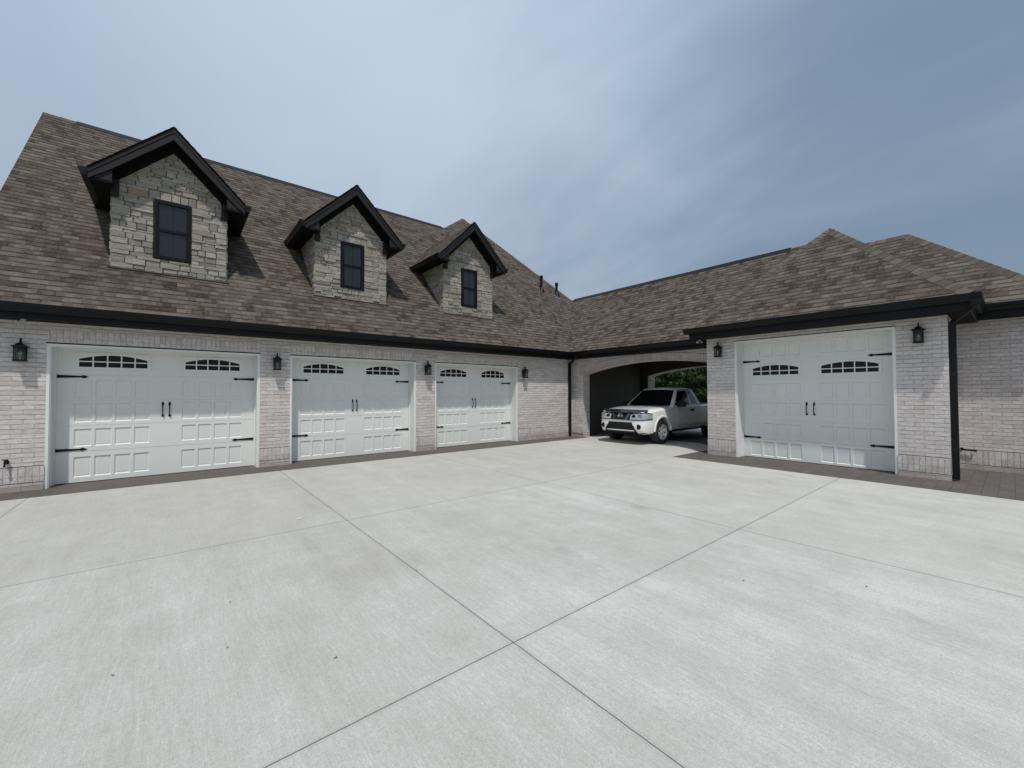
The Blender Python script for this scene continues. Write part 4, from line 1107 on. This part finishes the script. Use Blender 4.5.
# hedge-like scrub under them
# ------------------------------------------------------------------ camera
cam = bpy.data.cameras.new('camera'); co = bpy.data.objects.new('camera', cam); COL.objects.link(co)
ya, pi_, ro = R(50.64), R(1.28), R(-.19)
F = Vector((math.cos(ya)*math.cos(pi_), math.sin(ya)*math.cos(pi_), math.sin(pi_))); Rt = Vector((math.sin(ya), -math.cos(ya), 0)); Up = Rt.cross(F)
rt = Rt*math.cos(ro)+Up*math.sin(ro); up = Up*math.cos(ro)-Rt*math.sin(ro)
M = Matrix((rt, up, -F)).transposed().to_4x4(); M.translation = Vector((0,0,1.6)); co.matrix_world = M
cam.sensor_width = 36; cam.lens = 36*410.1/1024; cam.clip_end = 2000; cam.clip_start = .05
scene.camera = co

# ------------------------------------------------------------------ light
SD = Vector((-.262, -.417, 1)).normalized()       # towards the sun
sun = bpy.data.lights.new('sun', 'SUN'); sun.energy = 2.85; sun.angle = R(1.2); sun.color = (1, .965, .91)
so_ = bpy.data.objects.new('sun', sun); COL.objects.link(so_); so_.rotation_euler = SD.to_track_quat('Z', 'Y').to_euler(); so_.location = (0,0,30)
W = bpy.data.worlds.new('World'); scene.world = W; W.use_nodes = True
nt = W.node_tree; nt.nodes.clear()
class WN(NT):
    def __init__(s): s.t = nt
k = WN()
out = k.n('OutputWorld'); bg = k.n('Background'); nt.links.new(bg.outputs[0], out.inputs[0])
sky = k.n('TexSky', sky_type='NISHITA', sun_disc=False); sky.sun_elevation = math.asin(SD.z); sky.sun_rotation = math.atan2(SD.x, SD.y)
sky.dust_density = 2.5; sky.air_density = 1.0; sky.ozone_density = 1.5
tc = k.n('TexCoord').outputs['Generated']
sp = k.n('SeparateXYZ'); k.set(sp.inputs[0], tc)
# thin high cloud: sheet at height 1 seen in perspective
zc_ = k.math('ADD', k.math('MAXIMUM', sp.outputs[2], 0), .28)
cx_ = k.math('DIVIDE', sp.outputs[0], zc_); cy_ = k.math('DIVIDE', sp.outputs[1], zc_)
cv = k.n('CombineXYZ'); k.set(cv.inputs[0], cx_); k.set(cv.inputs[1], cy_)
n1 = k.noise(cv.outputs[0], 1.1, 4, .5, dist=.4); n2 = k.noise(cv.outputs[0], 2.3, 4, .5, scl=(1, .35, 1), dist=.5); n3 = k.noise(cv.outputs[0], .5, 2, .5)
def dotd(v):
    nd = k.n('VectorMath', operation='DOT_PRODUCT'); k.set(nd.inputs[0], tc); nd.inputs[1].default_value = v; return nd.outputs['Value']
lat = dotd((-.773, .634, 0))                      # towards the left of the courtyard
cover = k.math('ADD', k.math('MULTIPLY', lat, .75), k.math('ADD', k.math('MULTIPLY', k.math('SUBTRACT', n1, .5), .8), k.math('MULTIPLY', k.math('SUBTRACT', n2, .5), .6)))
lob = k.ramp(dotd((.519,.633,.574)), [(.72, (0,0,0)), (1, (1,1,1))], 'EASE')
cover = k.math('ADD', cover, k.math('MULTIPLY', lob, .14))
cover = k.ramp(k.math('ADD', cover, .70), [(.15, (0,0,0)), (1.0, (1,1,1))], 'EASE')
skyc = k.n('Mix', data_type='RGBA', blend_type='MULTIPLY'); skyc.inputs[0].default_value = 1
k.set(skyc.inputs[6], sky.outputs[0]); skyc.inputs[7].default_value = (1,1,1,1)
cloud = k.ramp(k.math('ADD', k.math('MULTIPLY', lob, .22), k.math('ADD', k.math('MULTIPLY', n3, .5), k.math('MULTIPLY', n2, .5))), [(.3, (3.05,3.80,4.85)), (.7, (3.95,4.75,5.75))])
veil = k.mix(.5, skyc.outputs[2], (1.95,2.65,3.30,1))
colr = k.mix(cover, veil, cloud)
grad = k.math('MINIMUM', k.math('ADD', .69, k.math('MULTIPLY', k.math('MAXIMUM', sp.outputs[2], 0), .54)), 1.12)   # overcast: brighter overhead than low down
gc = k.n('CombineXYZ'); [k.set(gc.inputs[i], grad) for i in range(3)]
colr = k.mix(1, colr, gc.outputs[0], 'MULTIPLY')
k.set(bg.inputs[0], colr); bg.inputs[1].default_value = .13
vs = scene.view_settings; vs.view_transform = 'Standard'; vs.look = 'None'; vs.exposure = 0; vs.gamma = 1; vs.use_curve_mapping = False
scene.render.engine = 'CYCLES'
